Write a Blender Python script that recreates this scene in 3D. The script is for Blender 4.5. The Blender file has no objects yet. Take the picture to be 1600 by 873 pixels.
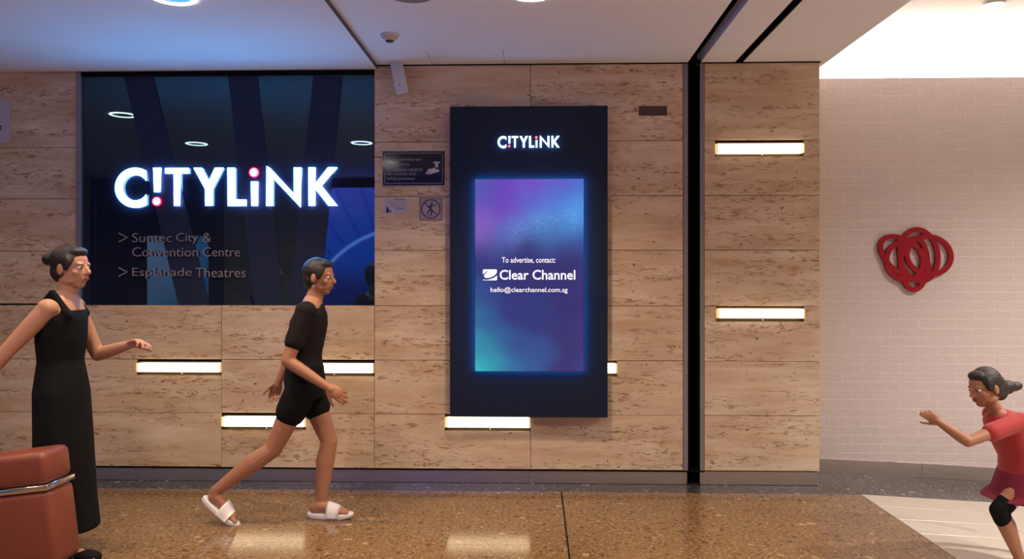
import bpy, bmesh, math, random
from mathutils import Vector, Matrix, Quaternion
random.seed(7)
S = bpy.context.scene
COL = S.collection
R = math.radians

# ------------------------------------------------------------------ camera, world, exposure
F_PX, HORIZON, EYE = 1200.0, 432.0, 1.51
YAW = math.atan(0.030)
cam_d = bpy.data.cameras.new('camera'); cam_d.sensor_width = 36.0; cam_d.lens = F_PX / 1600 * 36
cam_d.shift_y = -(436.5 - HORIZON) / 1600; cam_d.clip_start = 0.05
cam = bpy.data.objects.new('camera', cam_d); COL.objects.link(cam)
cam.location = (0, 0, EYE); cam.rotation_euler = (R(90), 0, YAW)
S.camera = cam
w = bpy.data.worlds.new('world'); S.world = w; w.use_nodes = True
w.node_tree.nodes['Background'].inputs[0].default_value = (0.55, 0.40, 0.34, 1)
w.node_tree.nodes['Background'].inputs[1].default_value = 0.25
S.view_settings.view_transform = 'Standard'
S.view_settings.look = 'None'
S.view_settings.exposure = 0.0
S.view_settings.gamma = 1.0
S.view_settings.use_curve_mapping = False
S.cycles.max_bounces = 8; S.cycles.diffuse_bounces = 4; S.cycles.glossy_bounces = 4
S.cycles.sample_clamp_indirect = 4.0
S.cycles.use_denoising = True
DOWN_POWER = 150.0          # watts of each warm ceiling spot
DOWN_COL = (1.0, 0.76, 0.52)
HALL_COL = (1.0, 0.88, 0.80); HALL_POWER = 480.0   # lamps added to brighten the side hall
LETTER_COL = (0.045, 0.40, 1.0); LETTER_STRENGTH = 40.0
COVE_POWER = 34.0          # LED strip above the brick wall
FIXTURE_STRENGTH = 3.2

# ------------------------------------------------------------------ geometry of the place (metres; x right, y away, z up)
WY = 5.60        # face of the travertine wall
BY = 6.02        # face of the brick wall
CEIL = 3.06; CEIL_L = 3.03
STEP_X = -1.155; EDGE_X = 2.11; HINGE_X = 2.26; SLOPE = 0.053
OPP_Y = -0.55    # the opposite wall, behind the camera

def on_plane(px, py, Y=WY):
    u = (px - 800) / F_PX; v = (HORIZON - py) / F_PX
    wx = u * math.cos(YAW) - math.sin(YAW); wy = u * math.sin(YAW) + math.cos(YAW)
    t = Y / wy
    return t * wx, EYE + t * v
def X(px, Y=WY): return on_plane(px, 400, Y)[0]
def Z(py, px=836, Y=WY): return on_plane(px, py, Y)[1]
def ground(x): return -SLOPE * max(0.0, x - HINGE_X)

# ------------------------------------------------------------------ materials
MATS = {}
def srgb(r, g, b):
    f = lambda c: (c / 255 / 12.92) if c <= 10.3 else ((c / 255 + .055) / 1.055) ** 2.4
    return (f(r), f(g), f(b), 1)
def mat(name, col=(.5, .5, .5), rough=.5, metal=0.0, emit=None, strength=0.0, spec=.5, coat=0.0, bump=0.0, bscale=60, var=0.0, sheen=0.0):
    if name in MATS: return MATS[name]
    m = bpy.data.materials.new(name); m.use_nodes = True
    nt = m.node_tree; p = nt.nodes['Principled BSDF']
    c = tuple(col)[:3] + (1,)
    p.inputs['Base Color'].default_value = c
    p.inputs['Roughness'].default_value = rough; p.inputs['Metallic'].default_value = metal
    p.inputs['Specular IOR Level'].default_value = spec
    p.inputs['Coat Weight'].default_value = coat
    p.inputs['Sheen Weight'].default_value = sheen
    if emit:
        p.inputs['Emission Color'].default_value = tuple(emit)[:3] + (1,)
        p.inputs['Emission Strength'].default_value = strength
    geo = nt.nodes.new('ShaderNodeNewGeometry')
    n = nt.nodes.new('ShaderNodeTexNoise'); n.inputs['Scale'].default_value = bscale; n.inputs['Detail'].default_value = 4
    nt.links.new(geo.outputs['Position'], n.inputs['Vector'])
    if var:
        mx = nt.nodes.new('ShaderNodeMix'); mx.data_type = 'RGBA'
        nt.links.new(n.outputs['Fac'], mx.inputs['Factor'])
        mx.inputs['A'].default_value = tuple(x * (1 - var) for x in c[:3]) + (1,)
        mx.inputs['B'].default_value = tuple(min(1, x * (1 + var)) for x in c[:3]) + (1,)
        nt.links.new(mx.outputs['Result'], p.inputs['Base Color'])
    if bump:
        b = nt.nodes.new('ShaderNodeBump'); b.inputs['Strength'].default_value = bump; b.inputs['Distance'].default_value = .004
        nt.links.new(n.outputs['Fac'], b.inputs['Height']); nt.links.new(b.outputs['Normal'], p.inputs['Normal'])
    MATS[name] = m
    return m

def ramp(nt, src, stops, interp='LINEAR'):
    r = nt.nodes.new('ShaderNodeValToRGB'); r.color_ramp.interpolation = interp
    el = r.color_ramp.elements
    while len(el) > 1: el.remove(el[-1])
    el[0].position = stops[0][0]; el[0].color = tuple(stops[0][1])[:3] + (1,)
    for p_, c_ in stops[1:]:
        e = el.new(p_); e.color = tuple(c_)[:3] + (1,)
    nt.links.new(src, r.inputs['Fac'])
    return r.outputs['Color']
def mixc(nt, fac, a, b, mode='MIX'):
    m = nt.nodes.new('ShaderNodeMix'); m.data_type = 'RGBA'; m.blend_type = mode
    for s, v in (('Factor', fac), ('A', a), ('B', b)):
        if isinstance(v, (int, float)): m.inputs[s].default_value = v
        elif isinstance(v, tuple): m.inputs[s].default_value = tuple(v)[:3] + (1,)
        else: nt.links.new(v, m.inputs[s])
    return m.outputs['Result']
def math_n(nt, op, a, b=0.0):
    m = nt.nodes.new('ShaderNodeMath'); m.operation = op
    for i, v in enumerate((a, b)):
        if isinstance(v, (int, float)): m.inputs[i].default_value = v
        else: nt.links.new(v, m.inputs[i])
    return m.outputs[0]

def travertine():
    m = bpy.data.materials.new('travertine'); m.use_nodes = True
    nt = m.node_tree; L = nt.links; p = nt.nodes['Principled BSDF']
    geo = nt.nodes.new('ShaderNodeNewGeometry'); oi = nt.nodes.new('ShaderNodeObjectInfo')
    comb = nt.nodes.new('ShaderNodeCombineXYZ')
    L.new(math_n(nt, 'MULTIPLY', oi.outputs['Random'], 37.0), comb.inputs[0]); L.new(math_n(nt, 'MULTIPLY', oi.outputs['Random'], 91.0), comb.inputs[2])
    add = nt.nodes.new('ShaderNodeVectorMath'); add.operation = 'ADD'
    L.new(geo.outputs['Position'], add.inputs[0]); L.new(comb.outputs[0], add.inputs[1])
    def noise(scale, sx, sz, detail=5, rough=.6, dist=0.0):
        mp = nt.nodes.new('ShaderNodeMapping'); mp.inputs['Scale'].default_value = (sx, 1, sz)
        L.new(add.outputs[0], mp.inputs['Vector'])
        n = nt.nodes.new('ShaderNodeTexNoise'); n.inputs['Scale'].default_value = scale
        n.inputs['Detail'].default_value = detail; n.inputs['Roughness'].default_value = rough; n.inputs['Distortion'].default_value = dist
        L.new(mp.outputs[0], n.inputs['Vector']); return n.outputs['Fac']
    cloud = noise(1.6, 1.0, 5.0, 5, .55, .4)
    base = ramp(nt, cloud, [(.30, (.54, .395, .275)), (.5, (.66, .512, .362)), (.70, (.76, .63, .475))])
    ochre = ramp(nt, noise(2.2, .8, 6.0, 4, .6, .6), [(.50, (0, 0, 0)), (.72, (1, 1, 1))])
    base = mixc(nt, math_n(nt, 'MULTIPLY', ochre, .55), base, (.54, .31, .14))
    # broken brown veins: where bands of medium noise cross streaky fine noise
    band = ramp(nt, noise(1.9, .6, 7.0, 3, .55, .3), [(.43, (0, 0, 0)), (.58, (1, 1, 1))])
    streak = ramp(nt, noise(20.0, .62, 2.3, 7, .74, .5), [(.515, (0, 0, 0)), (.60, (1, 1, 1))])
    vein = math_n(nt, 'MULTIPLY', band, streak)
    base = mixc(nt, math_n(nt, 'MULTIPLY', vein, .85), base, (.30, .135, .042))
    pit = ramp(nt, noise(26.0, .8, 1.9, 4, .6, .3), [(.665, (0, 0, 0)), (.70, (1, 1, 1))])
    base = mixc(nt, math_n(nt, 'MULTIPLY', pit, .85), base, (.12, .055, .025))
    L.new(base, p.inputs['Base Color'])
    p.inputs['Roughness'].default_value = .42; p.inputs['Specular IOR Level'].default_value = .35
    b = nt.nodes.new('ShaderNodeBump'); b.inputs['Strength'].default_value = .5; b.inputs['Distance'].default_value = .003; b.invert = True
    L.new(math_n(nt, 'ADD', vein, pit), b.inputs['Height']); L.new(b.outputs['Normal'], p.inputs['Normal'])
    return m

def terrazzo(name, base, mid, light, dark, chip=46.0, rough=.13, big=17.0):
    m = bpy.data.materials.new(name); m.use_nodes = True
    nt = m.node_tree; L = nt.links; p = nt.nodes['Principled BSDF']
    geo = nt.nodes.new('ShaderNodeNewGeometry')
    warp = nt.nodes.new('ShaderNodeTexNoise'); warp.inputs['Scale'].default_value = 34; L.new(geo.outputs['Position'], warp.inputs['Vector'])
    add = nt.nodes.new('ShaderNodeVectorMath'); add.operation = 'MULTIPLY_ADD'
    L.new(warp.outputs['Color'], add.inputs[0]); add.inputs[1].default_value = (.035, .035, .035); L.new(geo.outputs['Position'], add.inputs[2])
    def vor(scale):
        v = nt.nodes.new('ShaderNodeTexVoronoi'); v.inputs['Scale'].default_value = scale; L.new(add.outputs[0], v.inputs['Vector'])
        return v
    def chips(scale, lo, hi, edge):
        v = vor(scale); sep = nt.nodes.new('ShaderNodeSeparateColor'); L.new(v.outputs['Color'], sep.inputs[0])
        inside = math_n(nt, 'LESS_THAN', v.outputs['Distance'], edge)
        a = math_n(nt, 'GREATER_THAN', sep.outputs[0], lo); b_ = math_n(nt, 'LESS_THAN', sep.outputs[0], hi)
        return math_n(nt, 'MULTIPLY', inside, math_n(nt, 'MULTIPLY', a, b_)), sep.outputs[1]
    n = nt.nodes.new('ShaderNodeTexNoise'); n.inputs['Scale'].default_value = 45; n.inputs['Detail'].default_value = 6; L.new(geo.outputs['Position'], n.inputs['Vector'])
    col = ramp(nt, n.outputs['Fac'], [(.35, base), (.62, mid)])
    f, g = chips(chip, .0, .30, .45); col = mixc(nt, math_n(nt, 'MULTIPLY', f, .55), col, mid)
    f, g = chips(chip * 1.3, .80, 1.0, .42); col = mixc(nt, math_n(nt, 'MULTIPLY', f, .5), col, light)
    f, g = chips(chip * .9, .0, .16, .40); col = mixc(nt, math_n(nt, 'MULTIPLY', f, .75), col, dark)
    f, g = chips(big, .955, 1.0, .36); col = mixc(nt, math_n(nt, 'MULTIPLY', f, .55), col, light)
    f, g = chips(big * 1.2, .0, .09, .36); col = mixc(nt, math_n(nt, 'MULTIPLY', f, .7), col, dark)
    L.new(col, p.inputs['Base Color'])
    p.inputs['Roughness'].default_value = rough; p.inputs['Specular IOR Level'].default_value = .5
    return m

def brushed_steel():
    m = bpy.data.materials.new('brushed_steel'); m.use_nodes = True
    nt = m.node_tree; L = nt.links; p = nt.nodes['Principled BSDF']
    geo = nt.nodes.new('ShaderNodeNewGeometry'); mp = nt.nodes.new('ShaderNodeMapping'); mp.inputs['Scale'].default_value = (1.5, 1, 160)
    L.new(geo.outputs['Position'], mp.inputs['Vector'])
    n = nt.nodes.new('ShaderNodeTexNoise'); n.inputs['Scale'].default_value = 3; n.inputs['Detail'].default_value = 4; L.new(mp.outputs[0], n.inputs['Vector'])
    L.new(ramp(nt, n.outputs['Fac'], [(.3, (.50, .47, .47)), (.7, (.66, .63, .64))]), p.inputs['Base Color'])
    p.inputs['Metallic'].default_value = 1; p.inputs['Roughness'].default_value = .42
    b = nt.nodes.new('ShaderNodeBump'); b.inputs['Strength'].default_value = .12; L.new(n.outputs['Fac'], b.inputs['Height']); L.new(b.outputs['Normal'], p.inputs['Normal'])
    return m

def mirror_glass():
    # dark-backed glass: a faint mirror over a nearly black backing sheet
    m = bpy.data.materials.new('dark_backed_glass'); m.use_nodes = True
    nt = m.node_tree; L = nt.links
    p = nt.nodes['Principled BSDF']; out = nt.nodes['Material Output']
    p.inputs['Base Color'].default_value = (.012, .017, .035, 1); p.inputs['Roughness'].default_value = .6; p.inputs['Specular IOR Level'].default_value = 0
    g = nt.nodes.new('ShaderNodeBsdfGlossy'); g.inputs['Roughness'].default_value = .0; g.inputs['Color'].default_value = (.47, .86, 1, 1)
    fr = nt.nodes.new('ShaderNodeFresnel'); fr.inputs['IOR'].default_value = 1.5
    fac = math_n(nt, 'ADD', math_n(nt, 'MULTIPLY', fr.outputs[0], 1.2), .045)
    mx = nt.nodes.new('ShaderNodeMixShader'); L.new(fac, mx.inputs[0]); L.new(p.outputs[0], mx.inputs[1]); L.new(g.outputs[0], mx.inputs[2])
    L.new(mx.outputs[0], out.inputs['Surface'])
    return m

def print_mat(name, strength=1.0, lit=True, rough=.5):
    m = bpy.data.materials.new(name); m.use_nodes = True
    nt = m.node_tree; p = nt.nodes['Principled BSDF']
    a = nt.nodes.new('ShaderNodeAttribute'); a.attribute_name = 'print'
    if lit:
        p.inputs['Base Color'].default_value = (.01, .01, .012, 1); p.inputs['Roughness'].default_value = .35
        nt.links.new(a.outputs['Color'], p.inputs['Emission Color']); p.inputs['Emission Strength'].default_value = strength
    else:
        nt.links.new(a.outputs['Color'], p.inputs['Base Color']); p.inputs['Roughness'].default_value = rough
    return m

M_TRAV = travertine()
M_TERR = terrazzo('brown_terrazzo', (.14, .078, .033), (.235, .135, .060), (.50, .35, .20), (.035, .02, .010))
M_DARKT = terrazzo('charcoal_terrazzo', (.022, .021, .024), (.06, .055, .056), (.42, .40, .38), (.008, .008, .009), chip=48, big=20)
M_STEEL = brushed_steel()
M_GLASS = mirror_glass()
M_CEIL = mat('ceiling_paint', (.84, .81, .82), .9, spec=.1, bump=.05, bscale=25)
M_CEIL_R = mat('cove_paint', (.80, .76, .74), .9, spec=.1)
M_BRICK = mat('painted_brick', (.62, .545, .52), .55, bump=.9, bscale=70, var=.035)
M_MORTAR = mat('painted_mortar_highlit', (.80, .72, .69), .7, bump=.2, bscale=120)  # lighter than the brick to imitate light caught along the joints
M_BLACK = mat('black_void', (.004, .004, .005), .8, spec=.1)
M_BLACKM = mat('black_metal', (.012, .012, .014), .4)
M_ALU = mat('aluminium_trim', (.26, .24, .27), .45, metal=.35)
M_SLAT = mat('slate_blue_strip', (.016, .025, .060), .62, spec=.2)
M_KIOSK = mat('navy_powder_coat', (.010, .018, .043), .5, spec=.2, bump=.08, bscale=300)
M_LET = mat('lit_white_acrylic', (.8, .8, .8), .4, emit=LETTER_COL, strength=LETTER_STRENGTH)
M_LETSIDE = mat('added_glow_return', (.8, .8, .8), .4, emit=(.25, .42, 1.0), strength=18.0)  # glow added to the letter sides to imitate the halo on the glass
M_LETF2 = mat('small_lit_white_face', (.8, .8, .8), .4, emit=(.7, .9, 1.0), strength=2.2)
M_LETF = mat('lit_white_face', (.8, .8, .8), .4, emit=LETTER_COL, strength=LETTER_STRENGTH)
M_DOT = mat('lit_red_acrylic', (.6, .02, .05), .4, emit=(1.0, .02, .10), strength=5.0)
M_DOTF = mat('lit_pale_pink_face', (.8, .7, .7), .4, emit=(1.0, .80, .78), strength=1.3)
M_LETS = mat('small_lit_acrylic', (.8, .8, .8), .4, emit=(.25, .5, 1.0), strength=5.0)
M_DOTFS = mat('small_lit_pink_face', (.8, .5, .5), .4, emit=(1.0, .30, .36), strength=1.0)
M_GREYL = mat('satin_grey_lettering', (.33, .27, .29), .5, metal=.2)
M_BRONZE = mat('bronze_metal', (.10, .065, .04), .38, metal=.7)
M_TUBE = mat('glowing_tube_diffuser', (.8, .75, .65), .4, emit=(1.0, .80, .50), strength=FIXTURE_STRENGTH)
M_TUBEE = mat('diffuser_end_cap', (.75, .6, .4), .4, emit=(1.0, .70, .35), strength=.75)
M_CHROME = mat('chrome', (.7, .68, .66), .15, metal=1)
M_WHITEP = mat('white_plastic', (.62, .60, .60), .42)
M_BEIGE = mat('beige_tile', (.52, .47, .40), .28, var=.03, bscale=8)
M_RING = mat('glowing_lamp_ring', (.9, .9, .9), .3, emit=(1.0, .90, .78), strength=22.0)
M_REFL = mat('lamp_reflector', (.6, .6, .6), .2, metal=.9)
M_RED = mat('crimson_lacquer', (.29, .001, .014), .42, spec=.3)
M_WHITEPR = mat('white_print', (.85, .85, .88), .5, emit=(.85, .87, 1.0), strength=.85)
M_SIGNW = mat('pale_sign_print', (.62, .62, .66), .5)
M_SIGNG = mat('grey_sign_print', (.30, .30, .31), .5)
M_SIGNB = mat('glossy_black_sign', (.006, .006, .008), .08, spec=.6)

# ------------------------------------------------------------------ mesh helpers
def link_mesh(name, verts, faces, material, parent=None, smooth=False, mats=None, fmats=None):
    me = bpy.data.meshes.new(name); me.from_pydata([tuple(v) for v in verts], [], faces); me.update()
    if mats:
        for m in mats: me.materials.append(m)
        for p, i in zip(me.polygons, fmats): p.material_index = i
    elif material: me.materials.append(material)
    if smooth:
        for p in me.polygons: p.use_smooth = True
    o = bpy.data.objects.new(name, me); COL.objects.link(o)
    if parent: o.parent = parent; o.matrix_parent_inverse = parent.matrix_world.inverted() if False else Matrix.Translation(-parent.location)
    return o
class MB:
    def __init__(s): s.v = []; s.f = []; s.m = []
    def add(s, v, f, m=0):
        n = len(s.v); s.v += [Vector(a) for a in v]; s.f += [[i + n for i in q] for q in f]; s.m += [m] * len(f); return s
    def box(s, x0, x1, y0, y1, z0, z1, m=0):
        v = [(x, y, z) for z in (z0, z1) for y in (y0, y1) for x in (x0, x1)]
        return s.add(v, [(0, 2, 3, 1), (4, 5, 7, 6), (0, 1, 5, 4), (2, 6, 7, 3), (0, 4, 6, 2), (1, 3, 7, 5)], m)
    def cbox(s, x0, x1, y0, y1, z0, z1, c=.003, m=0):   # box whose front (low y) face is chamfered
        v = [(x0 + c, y0, z0 + c), (x1 - c, y0, z0 + c), (x1 - c, y0, z1 - c), (x0 + c, y0, z1 - c)]
        v += [(x0, y0 + c, z0), (x1, y0 + c, z0), (x1, y0 + c, z1), (x0, y0 + c, z1)]
        v += [(x0, y1, z0), (x1, y1, z0), (x1, y1, z1), (x0, y1, z1)]
        f = [(0, 1, 2, 3), (11, 10, 9, 8)]
        for i in range(4):
            j = (i + 1) % 4; f += [(4 + i, 4 + j, j, i), (8 + i, 8 + j, 4 + j, 4 + i)]
        return s.add(v, f, m)
    def tbox(s, x0, x1, y0, y1, z0, z1, c=.002, m=0, zf=None):   # box whose top is chamfered (floor slabs)
        zf = zf or (lambda x: 0.0)
        pts = [(x0 + c, y0 + c, z1), (x1 - c, y0 + c, z1), (x1 - c, y1 - c, z1), (x0 + c, y1 - c, z1),
               (x0, y0, z1 - c), (x1, y0, z1 - c), (x1, y1, z1 - c), (x0, y1, z1 - c),
               (x0, y0, z0), (x1, y0, z0), (x1, y1, z0), (x0, y1, z0)]
        v = [(a, b, d + zf(a)) for a, b, d in pts]
        f = [(0, 1, 2, 3), (11, 10, 9, 8)]
        for i in range(4):
            j = (i + 1) % 4; f += [(4 + i, 4 + j, j, i), (8 + i, 8 + j, 4 + j, 4 + i)]
        return s.add(v, f, m)
    def prism(s, poly, y0, y1, m=0, mf=None):   # polygon in (x, z), counter-clockwise seen from the camera, extruded in y
        n = len(poly)
        v = [(a, y0, b) for a, b in poly] + [(a, y1, b) for a, b in poly]
        s.add(v, [], m); k = len(s.v) - 2 * n
        s.f.append([k + i for i in range(n)]); s.m.append(m if mf is None else mf)
        s.f.append([k + n + i for i in reversed(range(n))]); s.m.append(m)
        for i in range(n):
            j = (i + 1) % n; s.f.append([k + i, k + n + i, k + n + j, k + j]); s.m.append(m)
        return s
    def disc(s, c, r, axis='y', d=.01, n=24, m=0, mf=None, r2=None):
        r2 = r if r2 is None else r2
        a = [(math.cos(2 * math.pi * i / n), math.sin(2 * math.pi * i / n)) for i in range(n)]
        if axis == 'y':
            v = [(c[0] + r * x, c[1], c[2] + r * z) for x, z in a] + [(c[0] + r2 * x, c[1] + d, c[2] + r2 * z) for x, z in a]
        else:
            v = [(c[0] + r * x, c[1] - r * z, c[2]) for x, z in a] + [(c[0] + r2 * x, c[1] - r2 * z, c[2] + d) for x, z in a]
        k = len(s.v); s.v += [Vector(q) for q in v]
        s.f.append([k + i for i in range(n)]); s.m.append(m if mf is None else mf)
        s.f.append([k + n + i for i in reversed(range(n))]); s.m.append(m)
        for i in range(n):
            j = (i + 1) % n; s.f.append([k + i, k + n + i, k + n + j, k + j]); s.m.append(m)
        return s
    def capsule(s, a, b, ra, rb, n=14, h=4, m=0):
        a = Vector(a); b = Vector(b); d = b - a; Ln = d.length
        if Ln < 1e-6: d = Vector((0, 0, 1)); Ln = 1e-6
        q = d.normalized().to_track_quat('Z', 'Y')
        rings = []
        for i in range(1, h + 1):
            t = math.pi / 2 * i / h; rings.append((a, -ra * math.cos(t), ra * math.sin(t)))
        for i in range(0, h):
            t = math.pi / 2 * i / h; rings.append((b, rb * math.sin(t), rb * math.cos(t)))
        v = [a + q @ Vector((0, 0, -ra))]
        for c, z, r in rings:
            for k in range(n):
                t = 2 * math.pi * k / n; v.append(c + q @ Vector((r * math.cos(t), r * math.sin(t), z)))
        v.append(b + q @ Vector((0, 0, rb)))
        f = []
        for k in range(n): f.append((0, 1 + (k + 1) % n, 1 + k))
        for i in range(len(rings) - 1):
            for k in range(n):
                p0 = 1 + i * n + k; p1 = 1 + i * n + (k + 1) % n; f.append((p0, p1, p1 + n, p0 + n))
        e = len(v) - 1
        for k in range(n): f.append((e, 1 + (len(rings) - 1) * n + k, 1 + (len(rings) - 1) * n + (k + 1) % n))
        return s.add(v, f, m)
    def ellipsoid(s, c, rx, ry, rz, ax=None, n=18, h=12, m=0):   # ax: matrix with columns = the axes
        c = Vector(c); ax = ax or Matrix.Identity(3)
        v = [c + ax @ Vector((0, 0, -rz))]
        for i in range(1, h):
            t = math.pi * i / h
            for k in range(n):
                p = 2 * math.pi * k / n
                v.append(c + ax @ Vector((rx * math.sin(t) * math.cos(p), ry * math.sin(t) * math.sin(p), -rz * math.cos(t))))
        v.append(c + ax @ Vector((0, 0, rz)))
        f = [(0, 1 + (k + 1) % n, 1 + k) for k in range(n)]
        for i in range(h - 2):
            for k in range(n):
                p0 = 1 + i * n + k; p1 = 1 + i * n + (k + 1) % n; f.append((p0, p1, p1 + n, p0 + n))
        e = len(v) - 1
        f += [(e, 1 + (h - 2) * n + k, 1 + (h - 2) * n + (k + 1) % n) for k in range(n)]
        return s.add(v, f, m)
    def loft(s, secs, n=24, m=0):   # secs: (centre, axis_a, axis_b, ra, rb)
        v = []
        for c, a, b, ra, rb in secs:
            c = Vector(c); a = Vector(a).normalized(); b = Vector(b).normalized()
            for k in range(n):
                t = 2 * math.pi * k / n; v.append(c + a * (ra * math.cos(t)) + b * (rb * math.sin(t)))
        f = []
        for i in range(len(secs) - 1):
            for k in range(n):
                j = (k + 1) % n; f.append((i * n + k, i * n + j, (i + 1) * n + j, (i + 1) * n + k))
        f.append(list(reversed(range(n)))); f.append([(len(secs) - 1) * n + k for k in range(n)])
        return s.add(v, f, m)
    def tube(s, pts, rad, m=0, n=10):
        for i in range(len(pts) - 1): s.capsule(pts[i], pts[i + 1], rad, rad, n=n, h=3, m=m)
        return s
    def build(s, name, material, parent=None, smooth=False):
        if isinstance(material, (list, tuple)): return link_mesh(name, s.v, s.f, None, parent, smooth, material, s.m)
        return link_mesh(name, s.v, s.f, material, parent, smooth)
def remeshed(mb, name, material, parent, voxel=.006, smooth=3, factor=.5):
    me = bpy.data.meshes.new('raw'); me.from_pydata([tuple(v) for v in mb.v], [], mb.f); me.update()
    bm = bmesh.new(); bm.from_mesh(me); bmesh.ops.recalc_face_normals(bm, faces=bm.faces); bm.to_mesh(me); bm.free()
    tmp = bpy.data.objects.new('raw', me); COL.objects.link(tmp)
    r = tmp.modifiers.new('r', 'REMESH'); r.mode = 'VOXEL'; r.voxel_size = voxel
    if smooth:
        q = tmp.modifiers.new('s', 'SMOOTH'); q.iterations = smooth; q.factor = factor
    dg = bpy.context.evaluated_depsgraph_get(); ev = tmp.evaluated_get(dg)
    out = bpy.data.meshes.new_from_object(ev); out.name = name
    bpy.data.objects.remove(tmp, do_unlink=True); bpy.data.meshes.remove(me)
    out.materials.clear(); out.materials.append(material)
    for p in out.polygons: p.use_smooth = True
    o = bpy.data.objects.new(name, out); COL.objects.link(o)
    if parent: o.parent = parent; o.matrix_parent_inverse = Matrix.Translation(-parent.location)
    return o
def tag(o, label=None, cat=None, group=None, kind=None):
    if label: o['label'] = label
    if cat: o['category'] = cat
    if group: o['group'] = group
    if kind: o['kind'] = kind
    return o
def empty(name, loc, label=None, cat=None, group=None, kind=None):
    o = bpy.data.objects.new(name, None); COL.objects.link(o); o.location = loc; o.empty_display_size = .1
    return tag(o, label, cat, group, kind)
def text_mesh(name, string, box, y, material, parent, depth=.003, bold=0.0, flip=False, spacing=1.0, fit='both'):
    """box = (x0, x1, z0, z1) in metres of the inked text; front at y, back at y + depth"""
    c = bpy.data.curves.new('txt', 'FONT'); c.body = string; c.size = 1; c.extrude = .5; c.offset = bold; c.space_character = spacing
    c.resolution_u = 3
    t = bpy.data.objects.new('txt', c); COL.objects.link(t)
    dg = bpy.context.evaluated_depsgraph_get()
    me = bpy.data.meshes.new_from_object(t.evaluated_get(dg)); me.name = name
    bpy.data.objects.remove(t, do_unlink=True); bpy.data.curves.remove(c)
    xs = [v.co.x for v in me.vertices]; ys = [v.co.y for v in me.vertices]
    x0, x1, z0, z1 = box
    sx = (x1 - x0) / (max(xs) - min(xs)); sy = (z1 - z0) / (max(ys) - min(ys))
    if fit == 'height': sx = sy
    mx, my = min(xs), min(ys)
    for v in me.vertices:
        a, b, d = v.co
        v.co = (x0 + (a - mx) * sx, y + depth * (.5 - d), z0 + (b - my) * sy)
    me.update(); me.materials.clear(); me.materials.append(material)
    o = bpy.data.objects.new(name, me); COL.objects.link(o)
    if parent: o.parent = parent; o.matrix_parent_inverse = Matrix.Translation(-parent.location)
    return o

# ================================================================== FLOOR
floor = empty('floor', (0, 0, 0), 'polished brown terrazzo floor with dark border and beige tiled ramp', kind='structure')
MB().box(-9.5, HINGE_X, OPP_Y - .3, 6.6, -.14, -.04).box(HINGE_X, 7, OPP_Y - .3, 6.6, -.40, -.29).build('screed', M_BLACKM, floor)
BORD_Y = 5.40
def slab_rows():
    ys = [BORD_Y, 4.32, 3.24, 2.16, 1.08, 0.0, OPP_Y - .2]
    xs = [-.505 + .69 * k for k in range(-12, 5)]
    for j in range(len(ys) - 1):
        y1, y0 = ys[j], ys[j + 1]
        if j % 1 == 0:
            for x0 in xs:
                x1 = min(x0 + .69, HINGE_X)
                if x1 - x0 < .02: continue
                ga = .0007; gl = .005 if abs(x0 - .185) < .02 else ga; gr = .005 if abs(x1 - .185) < .02 else ga
                MB().tbox(x0 + gl, x1 - gr, y0 + ga, y1 - ga, -.04, 0, c=.0006).build('floor_slab', M_TERR, floor)
slab_rows()
x = -9.5
while x < HINGE_X - .01:
    x1 = min(x + 1.38, HINGE_X)
    MB().tbox(x + .0006, x1 - .0006, BORD_Y + .001, 6.3, -.04, 0, c=.0006).build('border_slab', M_DARKT, floor); x = x1
# ramp: beige tiles and its own dark border
for k in range(6):
    x0 = HINGE_X + .69 * k
    MB().tbox(x0 + .0006, x0 + .69 - .0006, BORD_Y + .001, 6.3, -.04, 0, c=.0006, zf=ground).build('border_slab', M_DARKT, floor)
    yy = BORD_Y
    while yy > 2.0:
        MB().tbox(x0 + .001, x0 + .69 - .001, yy - .27 + .001, yy - .001, -.03, 0, c=.0015, zf=ground).build('floor_tile', M_BEIGE, floor); yy -= .27
    MB().tbox(x0 + .001, x0 + .69 - .001, OPP_Y, yy - .001, -.03, 0, c=.0015, zf=ground).build('floor_tile', M_BEIGE, floor)

# ================================================================== TRAVERTINE WALL
wall = empty('wall_front', (0, WY, 0), 'travertine clad corridor wall with dark glass window and light slots', kind='structure')
avg = lambda a, b: .5 * (Z(a, 650) + Z(b, 1250))
ZS = [avg(101.3, 98.5), avg(220.4, 219.6), avg(306.5, 305.2), avg(390.4, 391.4), avg(478.2, 477.8), avg(563.1, 563.8), avg(647.6, 648.7), avg(732.8, 735.2)]
ZL = [Z(112.5, 60), Z(230.9, 30), Z(310.7, 30), Z(392.4, 30), Z(474.3, 30)]
ZBOT = ZS[7]
XW0, XW1 = X(127), X(585)            # window edges
XJ = X(829); XT0 = X(1067.5); XT1 = X(1100.5); XP = X(1281)
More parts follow.
